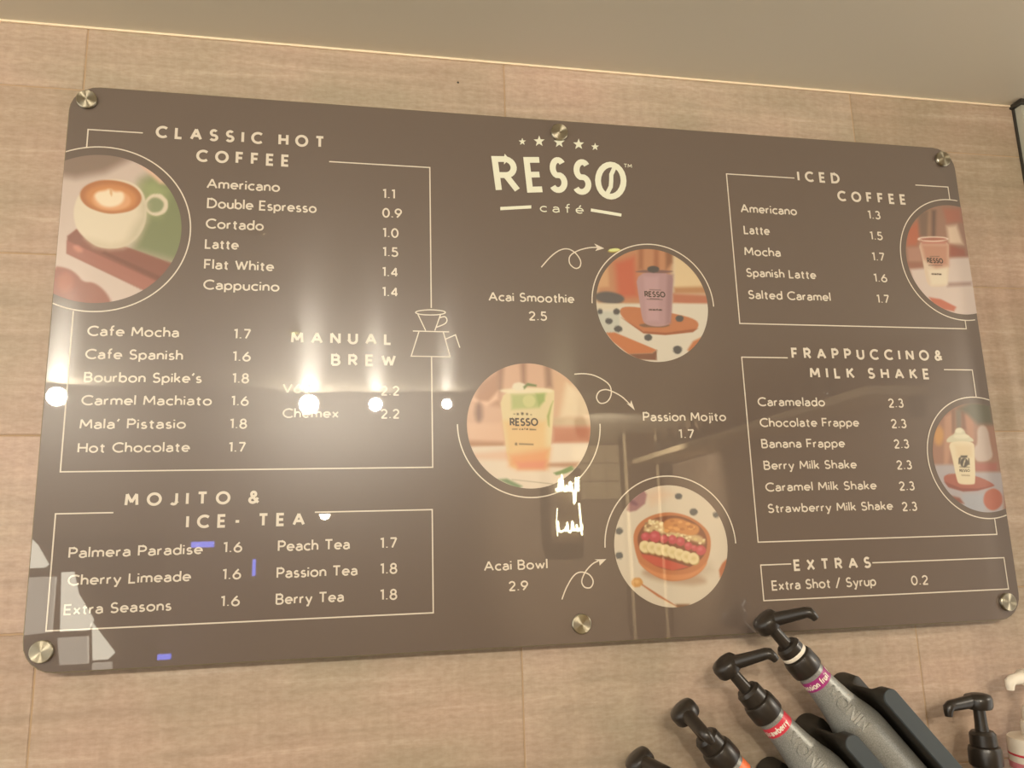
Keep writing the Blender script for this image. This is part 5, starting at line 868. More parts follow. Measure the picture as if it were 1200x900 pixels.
M_STEEL = screw_material()
M_BLACK = mat('black_plastic', '2a241e', .33, spec=.5)
M_RACK_LIT = mat('rack_plastic_lit', '42484b', .5, spec=.5)  # same rack plastic, paler: lamp light on the front faces put into the colour
M_RACKS = mat('rack_black_plastic', '2b2720', .5, spec=.4)


def silver():
    m = mat('frosted_silver', '8f8e86', .40, metal=.35, spec=.5)
    n = noise(m, mapped(m, (1, 1, 1)), 900, 2, .5)
    r = ramp(m, n.outputs['Fac'], [(.3, '7e7e79'), (.7, 'a2a29c')])
    setc(m, r.outputs[0])
    bump(m, n.outputs['Fac'], .25, .0006)
    return m


M_SILVER = silver()
M_WHITE = mat('white_plastic', 'e6dccb', .4)
M_WOOD = mat('dark_stained_wood', '4a3626', .45)
n_ = noise(M_WOOD, mapped(M_WOOD, (3, 3, 40)), 2, 4)
setc(M_WOOD, ramp(M_WOOD, n_.outputs['Fac'], [(.3, '3a2a1e'), (.7, '5d4632')]).outputs[0])
M_STONE = mat('worktop_stone', '6a5f52', .3)
n_ = noise(M_STONE, mapped(M_STONE, (1, 1, 1)), 60, 5)
setc(M_STONE, ramp(M_STONE, n_.outputs['Fac'], [(.35, '5b5146'), (.7, '81766a')]).outputs[0])
M_FLOOR = mat('floor_tile', 'b0a08a', .35)
n_ = noise(M_FLOOR, mapped(M_FLOOR, (1, 1, 1)), 5, 5)
setc(M_FLOOR, ramp(M_FLOOR, n_.outputs['Fac'], [(.3, 'a89880'), (.7, 'c0b09a')]).outputs[0])
M_BACK = mat('brown_plaster', 'a08c78', .8)
n_ = noise(M_BACK, mapped(M_BACK, (1, 1, 1)), 3, 5)
setc(M_BACK, ramp(M_BACK, n_.outputs['Fac'], [(.3, '94806c'), (.7, 'a89480')]).outputs[0])

# ------------------------------------------------------------------ the room
WY = .028                                   # face of the tiled wall
wall = box('wall_front', -1.75, 1.70, WY + .0009, WY + .12, 0, OZ + .50, M_GROUT)
tag(wall, kind='structure')
TW, TH = .5465, .2213
x0, z0 = -.6155, .3553
kx0, kx1 = -2, 4
row = 0
cache = {}
for r in range(0, 12):
    zt = z0 + OZ + .2213 - r * TH + 0.0
    zb = zt - TH
    zt = min(zt, OZ + .4435)
    zb = max(zb, 0)
    if zt - zb < .02:
        continue
    for k in range(kx0, kx1 + 1):
        xa = max(x0 + k * TW, -1.75)
        xb = min(x0 + (k + 1) * TW, 1.70)
        if xb - xa < .02:
            continue
        g = .0009
        key = (round(xb - xa, 4), round(zt - zb, 4))
        w2, h2 = (xb - xa) / 2 - g, (zt - zb) / 2 - g
        if key not in cache:
            v, f = boxdata(-w2, w2, 0, .008, -h2, h2, .0008)
            me = bpy.data.meshes.new('tile')
            me.from_pydata(v, [], f)
            me.materials.append(M_TILE)
            cache[key] = me
        o = bpy.data.objects.new('tile', cache[key])
        COL.objects.link(o)
        o.location = ((xa + xb) / 2, WY, (zt + zb) / 2)
        o.parent = wall
hv, hf = lathe_data([(.0016, 0), (.0001, .0003)], 12)
mesh('drill_hole', [(a - .135, WY - .0002 - z, c_ + OZ + .408) for a, c_, z in hv], [tuple(q)[::-1] for q in hf], M_DARK, wall)
tag(box('ceiling', -2.6, 1.75, -4.5, WY + .12, OZ + .4445, OZ + .56, M_CEIL), kind='structure')
tag(box('floor', -3.2, 1.75, -4.5, WY + .12, -.1, 0, M_FLOOR), kind='structure')
tag(box('trim_1', -1.75, .768, WY - .0028, WY - .0002, OZ + .4415, OZ + .4443, M_BEAD), kind='structure')
# upright corner profile right of the board
t2 = empty('trim_2', (.785, WY, 0), None, None)
tag(t2, kind='structure')
box('profile', -.013, .017, -.016, 0, .0, OZ + .444, M_ALU, t2)
box('profile_lip', -.0165, -.013, -.003, 0, .0, OZ + .444, M_DARK, t2)
box('end_cap', -.020, .022, -.024, 0, OZ + .438, OZ + .4444, M_DARK, t2)
tag(box('wall_back', -2.6, 1.75, -4.62, -4.5, 0, OZ + .56, M_BACK), kind='structure')
tag(box('wall_right', 1.75, 1.87, -4.62, -1.35, 0, OZ + .56, M_BACK), kind='structure')

# ------------------------------------------------------------------ the menu board
board = empty('menu_board', (0, 0, OZ - .348), 'brown acrylic café menu board with cream lettering, pinned to the tiled wall', 'menu board')
INV = Matrix.Translation((0, 0, -(OZ - .348)))


def bpart(name, vf, m, parent=None, label=None):
    v, f = vf
    base = Vector((0, 0, OZ - .348))
    if parent is None:
        v = [Vector(p) - base for p in v]
    else:
        v = [Vector(p) - base - parent.location for p in v]
    o = mesh(name, v, f, m, parent or board)
    if label:
        o['label'] = label
    return o


BL_, BR_, BT_, BB_ = -620.5, 622., 345., -348.5


def outline(inset=0., r=34.):
    a, b, t, q = BL_ + inset, BR_ - inset, BT_ - inset, BB_ + inset
    r -= inset
    return (arc(b - r, t - r, r, r, 0, 90) + arc(a + r, t - r, r, r, 90, 180) +
            arc(a + r, q + r, r, r, 180, 270) + arc(b - r, q + r, r, r, 270, 360))


def panel():
    rings = [(outline(1.2), 0.), (outline(0), .0012), (outline(0), .0088), (outline(1.2), .010)]
    v, f = [], []
    n = len(rings[0][0])
    for ol, y in rings:
        v += [(p[0] / 1000, y, p[1] / 1000 + OZ) for p in ol]
    for k in range(3):
        for i in range(n):
            j = (i + 1) % n
            f.append((k * n + i, (k + 1) * n + i, (k + 1) * n + j, k * n + j))
    f.append(tuple(range(n)))
    f.append(tuple(3 * n + i for i in range(n))[::-1])
    return v, f


pn = bpart('panel', panel(), M_PANEL)
pn.data.materials.append(M_EDGE)
for p in pn.data.polygons:
    if len(p.vertices) == 4:
        p.material_index = 1

# the six photographs
PN = {'latte': ('photo_print', 'round photo of a latte in a white cup', 100, 260),
      'smoothie': ('photo_print', 'round photo of a purple smoothie cup among blueberries', 90, 240),
      'mojito': ('photo_print', 'round photo of an orange mojito with lime', 90, 240),
      'bowl': ('photo_print', 'round photo of an acai bowl with banana', 90, 240),
      'iced': ('photo_print', 'round photo of an iced coffee cup', 80, 220),
      'frappe': ('photo_print', 'round photo of a cream-topped milk shake', 80, 220)}


def paint(feats, U, Vv):
    C = np.zeros((len(U), 3))
    for col, soft, pts in feats:
        c = np.array([int(col[i:i + 2], 16) / 255 for i in (0, 2, 4)])
        if soft == 0:
            C[:] = c
            continue
        P = np.array(pts)
        if len(P) >= 8:                      # round the corners of organic shapes
            for _ in range(2):
                nx = np.roll(P, -1, 0)
                P = np.stack([P * .75 + nx * .25, P * .25 + nx * .75], 1).reshape(-1, 2)
        inside = np.zeros(len(U), bool)
        d2 = np.full(len(U), 1e9)
        for i in range(len(P)):
            a, b = P[i], P[(i + 1) % len(P)]
            e = b - a
            if e @ e < 1e-12:
                continue
            t = np.clip(((U - a[0]) * e[0] + (Vv - a[1]) * e[1]) / (e @ e), 0, 1)
            d2 = np.minimum(d2, (U - a[0] - t * e[0]) ** 2 + (Vv - a[1] - t * e[1]) ** 2)
            cond = (a[1] > Vv) != (b[1] > Vv)
            if e[1] != 0:
                inside ^= cond & (U < e[0] * (Vv - a[1]) / e[1] + a[0])
        sd = np.where(inside, -1, 1) * np.sqrt(d2)
        s = max(soft * 1.5, .014)
        al = np.clip(.5 - sd / (2 * s), 0, 1)
        al = (al * al * (3 - 2 * al))[:, None]
        C = C * (1 - al) + c * al
    C = C * .8 + np.array([.55, .47, .41]) * .2      # haze of glare on the board, blended into the print colours
    return np.where(C <= .04045, C / 12.92, ((C + .055) / 1.055) ** 2.4)


for key, (cx, cz, rad) in DISCS.items():
    nm, lab, nr, nt = PN[key]
    rr = np.linspace(0, 1, nr + 1)[1:]
    th = np.linspace(0, 2 * math.pi, nt, endpoint=False)
    U = np.concatenate([[0.], np.outer(rr, np.cos(th)).ravel()])
    W = np.concatenate([[0.], np.outer(rr, np.sin(th)).ravel()])
    xs = np.clip(cx + U * rad, BL_ + .8, BR_ - .8)
    zs = cz + W * rad
    colr = paint(PAINT[key], (xs - cx) / rad, W)
    fs = [(0, 1 + j, 1 + (j + 1) % nt) for j in range(nt)]
    for i in range(nr - 1):
        a = 1 + i * nt
        fs += [(a + j, a + nt + j, a + nt + (j + 1) % nt, a + (j + 1) % nt) for j in range(nt)]
    keep = [f for f in fs if not all(xs[k] <= BL_ + .81 for k in f) and not all(xs[k] >= BR_ - .81 for k in f)]
    o = bpart('photo_print', on_board(([(a, b) for a, b in zip(xs, zs)], keep), .0002), M_PHOTO, label=lab)
    at = o.data.color_attributes.new('ink', 'FLOAT_COLOR', 'POINT')
    at.data.foreach_set('color', np.c_[colr, np.ones(len(colr))].ravel().astype('f4'))

# the cup lettering inside the photographs
M_CUP = ink('cup_print', '4a3e34')
for s, xa, xb, z, hh in CUPS:
    vf = text2d(s, xa, xb, z, hh, .2, .08)
    bpart('cup_lettering', on_board(vf, .0003), M_CUP)

# rings and arcs round the photographs
ARCS = {'latte': (-180, 180), 'smoothie': (0, 180), 'mojito': (180, 360), 'bowl': (0, 180), 'iced': (-180, 180), 'frappe': (-180, 180)}
for key, (cx, cz, rad) in RINGS.items():
    a0, a1 = ARCS[key]
    pts = [(cx + rad * math.cos(math.radians(a0 + (a1 - a0) * k / 120)), cz + rad * math.sin(math.radians(a0 + (a1 - a0) * k / 120))) for k in range(121)]
    pts = [p for p in pts if BL_ + 1 < p[0] < BR_ - 1]
    runs, cur = [], [pts[0]]
    for p in pts[1:]:
        if math.hypot(p[0] - cur[-1][0], p[1] - cur[-1][1]) > rad * .2:
            runs.append(cur)
            cur = [p]
        else:
            cur.append(p)
    runs.append(cur)
    parts = [ribbon(q, 1.5) for q in runs if len(q) > 1]
    bpart('ring_line', on_board(merge(layered(parts)), .00035), M_INK)
icon = []
for name, wdt, pts in LINES:
    v, f = layered([ribbon(pts, wdt * .85)])[0]
    if name == 'brew_icon':
        icon.append((v, f))
    else:
        bpart(name, on_board((v, f), .0004), M_INK)
bpart('brewing_icon', on_board(merge(layered(icon)), .0004), M_INK, label='line drawing of a coffee dripper on a carafe')
logo_v = []
logo = bpy.data.objects.new('logo', None)
COL.objects.link(logo)
logo.parent = board
logo.location = (0, 0, .348 + .235)
for name, pts in SHAPES:
    vf = on_board((pts, [tuple(range(len(pts)))]), .0005)
    if name in ('star', 'logo_bar'):
        bpart(name, vf, M_LOGO, parent=logo)
    else:
        bpart(name, vf, M_INK)
for ch, (tl, tr, bl, br) in LOGO:
    wd, st = G[ch]
    wd = {'R': .6, 'E': .52, 'S': .58, 'O': .96}[ch]
    parts = []
    SW = 8.4
    def warp(a, b):
        s_ = a / wd
        top = np.array(tl) * (1 - s_) + np.array(tr) * s_
        bot = np.array(bl) * (1 - s_) + np.array(br) * s_
        return bot * (1 - b) + top * b
    H_ = abs(tl[1] - bl[1])
    Wd = abs(tr[0] - tl[0])
    mx, mz = SW / 2 / Wd * wd, SW / 2 / H_
    for line in st:
        q = [warp(mx + a / wd * (wd - 2 * mx), mz + b * (1 - 2 * mz)) for a, b in line]
        cl = ch == 'O'
        parts.append(ribbon(q, SW, cl))
    if ch == 'O':
        cxy = warp(wd / 2, .5)
        q = [(cxy[0] + 4.5, cxy[1] + 21), (cxy[0] - 1.5, cxy[1] + 10), (cxy[0] - .2, cxy[1]), (cxy[0] + 1, cxy[1] - 8), (cxy[0] - 5, cxy[1] - 20)]
        q = [(cxy[0] + 6.5, cxy[1] + 20), (cxy[0] + 1.2, cxy[1] + 9), (cxy[0] + .6, cxy[1]), (cxy[0] - .6, cxy[1] - 9), (cxy[0] - 6.0, cxy[1] - 19)]
        parts.append(ribbon(q, 6.0))
    bpart('letter', on_board(merge(layered(parts)), .0005), M_LOGO, parent=logo)
STYLE = {'head': (.20, .66), 'item': (.155, .09), 'price': (.155, .09), 'cafe': (.12, .42), 'tm': (.16, .1)}
NAMES = {'head': 'heading', 'item': 'menu_item', 'price': 'price'}
for style, s, xa, xb, z, h in TEXTS:
    wt, tr = STYLE[style]
    vf = text2d(s, xa, xb, z, h, wt, tr)
    if style in NAMES:
        bpart(NAMES[style], on_board(vf, .00045), M_INK)
    else:
        bpart('logo_lettering', on_board(vf, .0005), M_LOGO, parent=logo)

# standoff screws
AA, HH = .600, .3253
cap_prof = [(.0106, 0), (.0106, .0008), (.0119, .0012), (.0119, .0042), (.0110, .0050), (.0, .0058)]
ci = 0
for sx in (-1, 0, 1):
    for sz in (1, -1):
        c = bpy.data.objects.new('standoff_screw', None)
        COL.objects.link(c)
        c.parent = board
        c.location = (sx * AA, 0, .348 + sz * HH)
        v, f = lathe_data(cap_prof[:-1], 40)
        hd = mesh('screw_head', [(a, -z, b) for a, b, z in v], [tuple(q)[::-1] for q in f], M_STEEL, c)
        soften(hd, 30)
        v, f = lathe_data([(.0085, .010), (.0085, WY)], 24)
        mesh('standoff_barrel', [(a, z, b) for a, b, z in v], f, M_STEEL, c)

# ------------------------------------------------------------------ worktop, rack and bottles
WT = OZ - .795
wt = empty('worktop', (.3, -.25, WT - .04), 'stone worktop below the menu board carrying the bottle rack', 'worktop')
box('slab', -1.5, .58, -.22, .277, 0, .04, M_STONE, wt)
box('cabinet_body', -1.45, .53, -.17, .276, -(WT - .04), 0, M_WOOD, wt)
TILT = math.radians(40)
CT, ST = math.cos(TILT), math.sin(TILT)
ROT = Matrix.Rotation(-TILT, 4, 'Y')


def st_point(s, t, y):
    return Vector((s * CT + t * ST, y, s * ST - t * CT + OZ))


BASE_T = .711
rack = empty('bottle_rack', (.38, -.03, WT), 'black slanted rack with rounded dividers holding the leaning syrup bottles', 'rack')
rinv = Matrix.Translation(-rack.location)


def divider(s, t0=.535):
    secs = [(-.087, .009, 0), (-.085, .0102, 0), (-.068, .0102, 0), (-.060, .0040, -.003), (-.026, .0032, -.0035), (-.014, .0065, -.002), (-.008, .0160, 0), (.018, .017, 0), (.022, .0155, 0)]
    v, f = [], []
    n = 14
    for y, hw, off in secs:
        loop = [(s + off - hw * math.cos(math.pi * k / n), t0 + .010 - .0105 * math.sin(math.pi * k / n)) for k in range(n + 1)]
        loop += [(s + off + hw, BASE_T + .002), (s + off - hw, BASE_T + .002)]
        v += [rinv @ st_point(a, b, y) for a, b in loop]
    k_ = n + 3
    for i in range(len(secs) - 1):
        for j in range(k_):
            q = (j + 1) % k_
            f.append((i * k_ + j, i * k_ + q, (i + 1) * k_ + q, (i + 1) * k_ + j))
    f.append(tuple(range(k_))[::-1])
    f.append(tuple((len(secs) - 1) * k_ + j for j in range(k_)))
    o = mesh('divider', v, f, M_RACKS, rack)
    o.data.materials.append(M_RACK_LIT)
    for p in o.data.polygons:
        ys = [o.data.vertices[i].co.y + rack.location.y for i in p.vertices]
        if max(ys) < -.0845:
            p.material_index = 1
    soften(o, 50)
    return o


for s in (-1e-3, -.0735, -.148, -.2225, -.297):
    divider(s)
tray = [st_point(s, t, y) for s in (-.309, .010) for t in (BASE_T, BASE_T + .012) for y in (-.085, .022)]
mesh('tray', [rinv @ p for p in tray], [(0, 1, 3, 2), (4, 6, 7, 5), (0, 4, 5, 1), (2, 3, 7, 6), (0, 2, 6, 4), (1, 5, 7, 3)], M_RACKS, rack)
for s, nm in ((-.28, 'foot'), (-.02, 'foot')):
    p = st_point(s, BASE_T + .010, 0)
    v, f = boxdata(p.x - .012, p.x + .012, -.08, .02, WT, p.z - .006 if p.z - WT > .02 else WT + .012)
    mesh(nm, [rinv @ Vector(q) for q in v], f, M_RACKS, rack)

H_SC = [(.0, 0), (.026, 0), (.031, .003), (.031, .136), (.0304, .148), (.0282, .160), (.0246, .173), (.0214, .188), (.0192, .204), (.0174, .222), (.0162, .243)]


def wrap_text(s, width, h, L0, rfun, ang0, weight, track, along=False, raise_=.0003, thick=0.):
    """letters wrapped on a body of revolution; along=True runs the line along the axis"""
    v, f = text2d(s, -width / 2, width / 2, 0, h, weight, track)
    out = []
    for x, z, q_ in v:
        if along:
            L = L0 - x
            r = rfun(L) + raise_ + q_
            a = ang0 + (z - h / 2) / r
        else:
            L = L0 + z
            r = rfun(L) + raise_ + q_
            a = ang0 + x / r
        out.append((r * math.cos(a), r * math.sin(a), L))
    return out, f


def rad_at(L):
    for (r0, a), (r1, b) in zip(H_SC[1:], H_SC[2:]):
        if a <= L <= b and b > a:
            return r0 + (r1 - r0) * (L - a) / (b - a)
    return H_SC[-1][0]


def pump(root, top, m, phi, length=.05, droop=.011, ring=False):
    """black pump: two-step screw cap, stem, head and spout; local z is the bottle's axis, top = bottle mouth"""
    z = top
    lathe('screw_cap', [(.0168, z - .004), (.0192, z - .002), (.0196, z + .001), (.0192, z + .015), (.0178, z + .019), (.0150, z + .0205)], m, root)
    lathe('pump_collar', [(.0135, z + .019), (.0158, z + .021), (.0153, z + .034), (.0125, z + .0375), (.0075, z + .038)], m, root)
    lathe('stem', [(.0085, z + .036), (.0074, z + .045), (.0068, z + .072)], m, root, n=20)
    if ring:
        lathe('tamper_ring', [(.0159, z + .0215), (.0162, z + .0225), (.0161, z + .0255), (.0157, z + .0262)], M_WHITE, root)
    c, s = math.cos(phi), -math.sin(phi)
    hz = z + .065
    v, f = lathe_data([(.0070, hz - .002), (.0150, hz - .001), (.0166, hz + .002), (.0168, hz + .011), (.0150, hz + .0150), (.008, hz + .0172), (.0002, hz + .0176)], 28, False)
    sc = [(a * 1.0, b, q) for a, b, q in v]
    body = (sc, f)
    d = Vector((c, s, 0))
    p0 = Vector((0, 0, hz + .009))
    pts, rr = [], []
    for k in range(9):
        u = k / 8
        pts.append(p0 + d * length * u + Vector((0, 0, -droop * u)))
        rr.append(.0088 - .0022 * u)
    end = pts[-1]
    pts += [end + d * .0030 + Vector((0, 0, -.002)), end + d * .0042 + Vector((0, 0, -.007)), end + d * .0044 + Vector((0, 0, -.012))]
    rr += [.0066, .0054, .0044]
    head = merge([body, tube_data(pts, rr, 14)])
    o = mesh('pump_head', head[0], head[1], m, root)
    soften(o, 50)


def bottle(name, label, matx, phi, band=None, text=None, tw=.03, pm=None, body_m=None, prof=None, band_l=.2275, vertical=False, word=True, group=None, droop=.011, length=.05, ring=False):
    root = empty(name, (0, 0, 0), label, 'bottle', group)
    root.matrix_world = matx
    prof = prof or H_SC
    lathe('glass_body', prof, body_m or M_SILVER, root, n=48)
    # -Y of the bottle looks into the room
    if band:
        L0, L1 = band_l - .0065, band_l + .0065
        lathe('neck_label', [(rad_at(L0) + .0003, L0), (rad_at(L1) + .0003, L1)], band, root, n=40, cap=False)
        if text:
            v, f = wrap_text(text, tw, .0082, L0 + .0030, rad_at, math.radians(-122 if len(text) < 13 else -110), .17, .12, raise_=.0006)
            mesh('label_lettering', v, f, M_WHITE, root)
    if word:
        # raised lettering down the shoulder
        v, f = text2d('MONIN', -.029, .029, 0, .017, .17, .12)
        parts = []
        for lift in (0.0002, .0015):
            out = []
            for x, z, q_ in v:
                L = .186 - x
                r = rad_at(L) + lift + q_
                a = math.radians(-93) + (z - .0085) / r
                out.append((r * math.cos(a), r * math.sin(a), L))
            parts.append(out)
        V = parts[0] + parts[1]
        n = len(v)
        F = [tuple(i + n for i in q) for q in f]
        for q in f:
            for i in range(len(q)):
                a, b = q[i], q[(i + 1) % len(q)]
                F.append((a, b, b + n, a + n))
        mesh('raised_lettering', V, F, body_m or M_SILVER, root)
    pump(root, prof[-1][1], pm or M_BLACK, phi, length, droop, ring)
    return root


M_PURPLE = mat('purple_label', '9c2f74', .4)
M_RED = mat('red_label', 'd0384a', .4)
M_ORANGE = mat('orange_label', 'f07a48', .4)
M_PINK = mat('pink_label', 'd8808a', .5)


def tilted(s):
    m = ROT.copy()
    m.translation = st_point(s, BASE_T - .0002, -.044)
    return m


bottle('syrup_bottle', 'tilted silver syrup bottle with purple neck label, highest in the rack', tilted(-.0425), math.radians(50), M_PURPLE, 'passion fruit  P', .052, ring=True, group='silver syrup bottles')
bottle('syrup_bottle', 'tilted silver syrup bottle with red neck label, second from right in the rack', tilted(-.1165), math.radians(42), M_RED, 'strawberry', .036, group='silver syrup bottles')
bottle('syrup_bottle', 'tilted silver syrup bottle with orange neck label and spout turned forward', tilted(-.191), math.radians(98), M_ORANGE, None, group='silver syrup bottles')
bottle('syrup_bottle', 'leftmost bottle in the rack, only its black pump head showing', tilted(-.267), math.radians(78), M_ORANGE, None, group='silver syrup bottles', word=False)
up = Matrix.Translation((.505, -.036, WT))
VP = [(0, 0), (.027, 0), (.030, .003), (.030, .17), (.0285, .19), (.022, .215), (.0175, .235), (.016, .266), (.0152, .282)]
bottle('syrup_bottle', 'upright silver bottle with black pump spouting left, right of the rack', up, math.radians(172), None, word=False, prof=VP, group='silver syrup bottles', droop=.003, length=.046)
# white bottle cut by the right edge
wb = empty('pump_bottle', (.592, -.03, WT), 'white pump bottle with pink-banded label at the right picture edge', 'bottle')
lathe('plastic_body', [(0, 0), (.034, 0), (.037, .003), (.037, .302), (.0360, .3045), (.020, .305)], M_WHITE, wb, n=48)
lathe('label_band', [(.0374, .284), (.0374, .2865)], M_RED, wb, cap=False)
lathe('label_field', [(.0374, .268), (.0374, .276)], M_PINK, wb, cap=False)
pump(wb, .305, M_WHITE, math.radians(176), .030, .003)

# ------------------------------------------------------------------ lights and the far side of the room, seen in the gloss of the board
M_LENS = mat('lamp_lens', 'ffffff', .5, emit=(1, .90, .74), es=SPOT_E)
M_PEND = mat('pendant_bulb', 'ffffff', .5, emit=(1, .84, .6), es=PEND_E)
M_NEON = mat('neon_tube', 'ffffff', .5, emit=(1, .95, .55), es=NEON_E)
M_BLUE = mat('blue_led', 'ffffff', .5, emit=(.14, .2, 1), es=9)
M_BRASS = mat('brass', 'b59a3c', .25, metal=1.)
M_LIT = mat('backlit_panel', 'ffffff', .5, emit=(1, .93, .74), es=6)
M_LIT2 = mat('dim_backlit_panel', 'ffffff', .5, emit=(1, .88, .7), es=2.2)
M_GLASSY = mat('dark_glass', '2c2a22', .08, spec=.7)
M_CREAM = mat('cream_tile', 'e0cca8', .5)

target = Vector((-.1, 0, OZ - .05))
for i, (x, y, r) in enumerate([(-1.453, -2.410, .036), (-.488, -2.574, .041), (-.198, -2.573, .028), (.119, -2.552, .021)]):
    p = Vector((x, y, OZ + .395))
    o = empty('spotlight', (x, y, OZ + .4445), ['ceiling spotlight furthest left behind the viewer', 'largest ceiling spotlight behind the viewer', 'small ceiling spotlight third in the row', 'smallest ceiling spotlight, right end of the row'][i], 'lamp', 'ceiling spotlights')
    d = (target - p).normalized()
    q = d.to_track_quat('Z', 'Y').to_matrix().to_4x4()
    loc = Matrix.Translation(p - Vector(o.location))
    v, f = lathe_data([(r * .7, -.11), (r * 1.1, -.10), (r * 1.15, .0), (r * 1.22, .012), (r * 1.05, .012), (r * 1.02, .002)], 28)
    mesh('housing', [loc @ q @ Vector(a) for a in v], f, M_DARK, o)
    v, f = lathe_data([(r, .003), (r * .6, .008), (0.0001, .010)], 24)
    mesh('lens', [loc @ q @ Vector(a) for a in v], f, M_LENS, o)
    bk = p - d * .06 - Vector(o.location)
    mesh('stalk', *tube_data([bk, (bk.x, bk.y, -.001)], .008, 10), M_DARK, o)

pd = empty('pendant_lamp', (-.445, -3.4, OZ + .4445), 'small pendant lamp hanging at the back of the room', 'lamp')
mesh('cord', *tube_data([(0, 0, 0), (0, 0, -.46)], .003, 8), M_DARK, pd)
lathe('lamp_shade', [(.012, -.44), (.03, -.455), (.055, -.50), (.052, -.50), (.028, -.46), (.012, -.45)], M_BRASS, pd, cap=False)
lathe('bulb', [(.004, -.455), (.018, -.475), (.028, -.500), (.020, -.520), (.0005, -.528)], M_PEND, pd)
# brass-rimmed ceiling roses near the wall
M_ROSE = mat('yellow_glass', 'c8c060', .3, emit=(.9, .88, .25), es=9.0)
for i, (x, y) in enumerate([(.318, -.714), (-.471, -1.525), (-.487, -.696)]):
    c = empty('ceiling_light', (x, y, OZ + .4445), ['yellow glass ceiling light above the middle of the board', 'yellow glass ceiling light farthest from the wall', 'yellow glass ceiling light above the left half of the board'][i], 'lamp', 'yellow ceiling lights')
    lathe('rim', [(.020, 0), (.020, -.004), (.015, -.006), (.0148, -.002)], M_BRASS, c, cap=False)
    lathe('glass_disc', [(.0145, -.0005), (.0145, -.003), (.001, -.006)], M_ROSE if i != 2 else M_BRASS, c)

# lit sloping panels beside a stair, left behind the viewer
def flat_poly(name, pts, y, th, m, parent):
    n = len(pts)
    v = [(a, y, b + OZ) for a, b in pts] + [(a, y - th, b + OZ) for a, b in pts]
    v = [Vector(p) - parent.location for p in v]
    f = [tuple(range(n)), tuple(n + i for i in range(n))[::-1]] + [(i, i + n, (i + 1) % n + n, (i + 1) % n) for i in range(n)]
    return mesh(name, v, f, m, parent)


stair = empty('stair_side', (-1.70, -3.55, 0), 'side of a staircase with backlit sloping panels at the rear left', 'staircase')
box('stringer', -.28, .40, -.10, -.03, 0, OZ - .13, M_WOOD, stair)
flat_poly('lit_panel', [(-1.90, -.14), (-1.87, -.17), (-1.81, -.27), (-1.83, -.285), (-1.90, -.285)], -3.5, .02, M_LIT, stair)
flat_poly('lit_panel', [(-1.745, -.31), (-1.69, -.31), (-1.66, -.42), (-1.58, -.55), (-1.60, -.60), (-1.73, -.60)], -3.5, .02, M_LIT, stair)
flat_poly('lit_panel', [(-1.90, -.33), (-1.77, -.33), (-1.77, -.60), (-1.90, -.61)], -3.5, .02, M_LIT2, stair)
flat_poly('lit_panel', [(-1.585, -.565), (-1.47, -.715), (-1.50, -.745), (-1.57, -.745)], -3.5, .02, M_LIT, stair)
flat_poly('lit_panel', [(-1.74, -.63), (-1.60, -.63), (-1.59, -.76), (-1.72, -.76)], -3.5, .02, M_LIT2, stair)
flat_poly('lit_panel', [(-1.57, -.76), (-1.48, -.76), (-1.48, -.84), (-1.57, -.84)], -3.5, .02, M_LIT2, stair)

# blue shop lights further back
for i, (x, z, wd, ht) in enumerate([(-1.20, -.205, .13, .035), (-.896, -.385, .018, .10), (-1.46, -.845, .22, .03)]):
    o = mesh('light_strip', *boxdata(-wd / 2, wd / 2, -.02, 0, 0, ht), M_BLUE)
    o.location = (x, -4.2, z + OZ)
    tag(o, ['blue light strip level with the counter top behind the viewer', 'short upright blue light strip behind the viewer', 'low wide blue light strip behind the viewer'][i], 'light')

# scribbled neon tubes on the back wall
def squiggle(x0, x1, z0, z1, n, seed):
    rnd = random.Random(seed)
    pts = []
    for k in range(n):
        u = k / (n - 1)
        pts.append((x0 + (x1 - x0) * u + rnd.uniform(-.01, .01), 0, z0 if k % 2 else z1 * rnd.uniform(.6, 1.) + z0 * .0))
    out = []
    for i in range(len(pts) - 1):
        for q in range(5):
            u = q / 5
            w_ = (1 - math.cos(math.pi * u)) / 2
            out.append((pts[i][0] * (1 - u) + pts[i + 1][0] * u, 0, pts[i][2] * (1 - w_) + pts[i + 1][2] * w_))
    out.append(pts[-1])
    return out


ns = empty('neon_sign', (1.09, -4.15, OZ - .30), 'glowing yellow-white neon sign on a bracket at the rear wall', 'sign')
mesh('neon_tube', *tube_data(squiggle(-.075, .075, .39, .50, 21, 3), .0065, 8), M_NEON, ns)
mesh('neon_tube', *tube_data([(.06, 0, .48), (.055, 0, .40), (.05, 0, .32)], .0065, 8), M_NEON, ns)
mesh('neon_tube', *tube_data(squiggle(-.07, .09, .13, .20, 21, 8), .0065, 8), M_NEON, ns)
mesh('neon_tube', *tube_data([(.075, 0, .31), (.08, 0, .2), (.085, 0, .10)], .0065, 8), M_NEON, ns)
mesh('neon_tube', *tube_data([(-.075, 0, .28), (-.085, 0, .18), (-.08, 0, .10)], .003, 8), M_NEON, ns)
box('back_plate', -.11, .11, -.352, -.06, .05, .55, M_WOOD, ns)

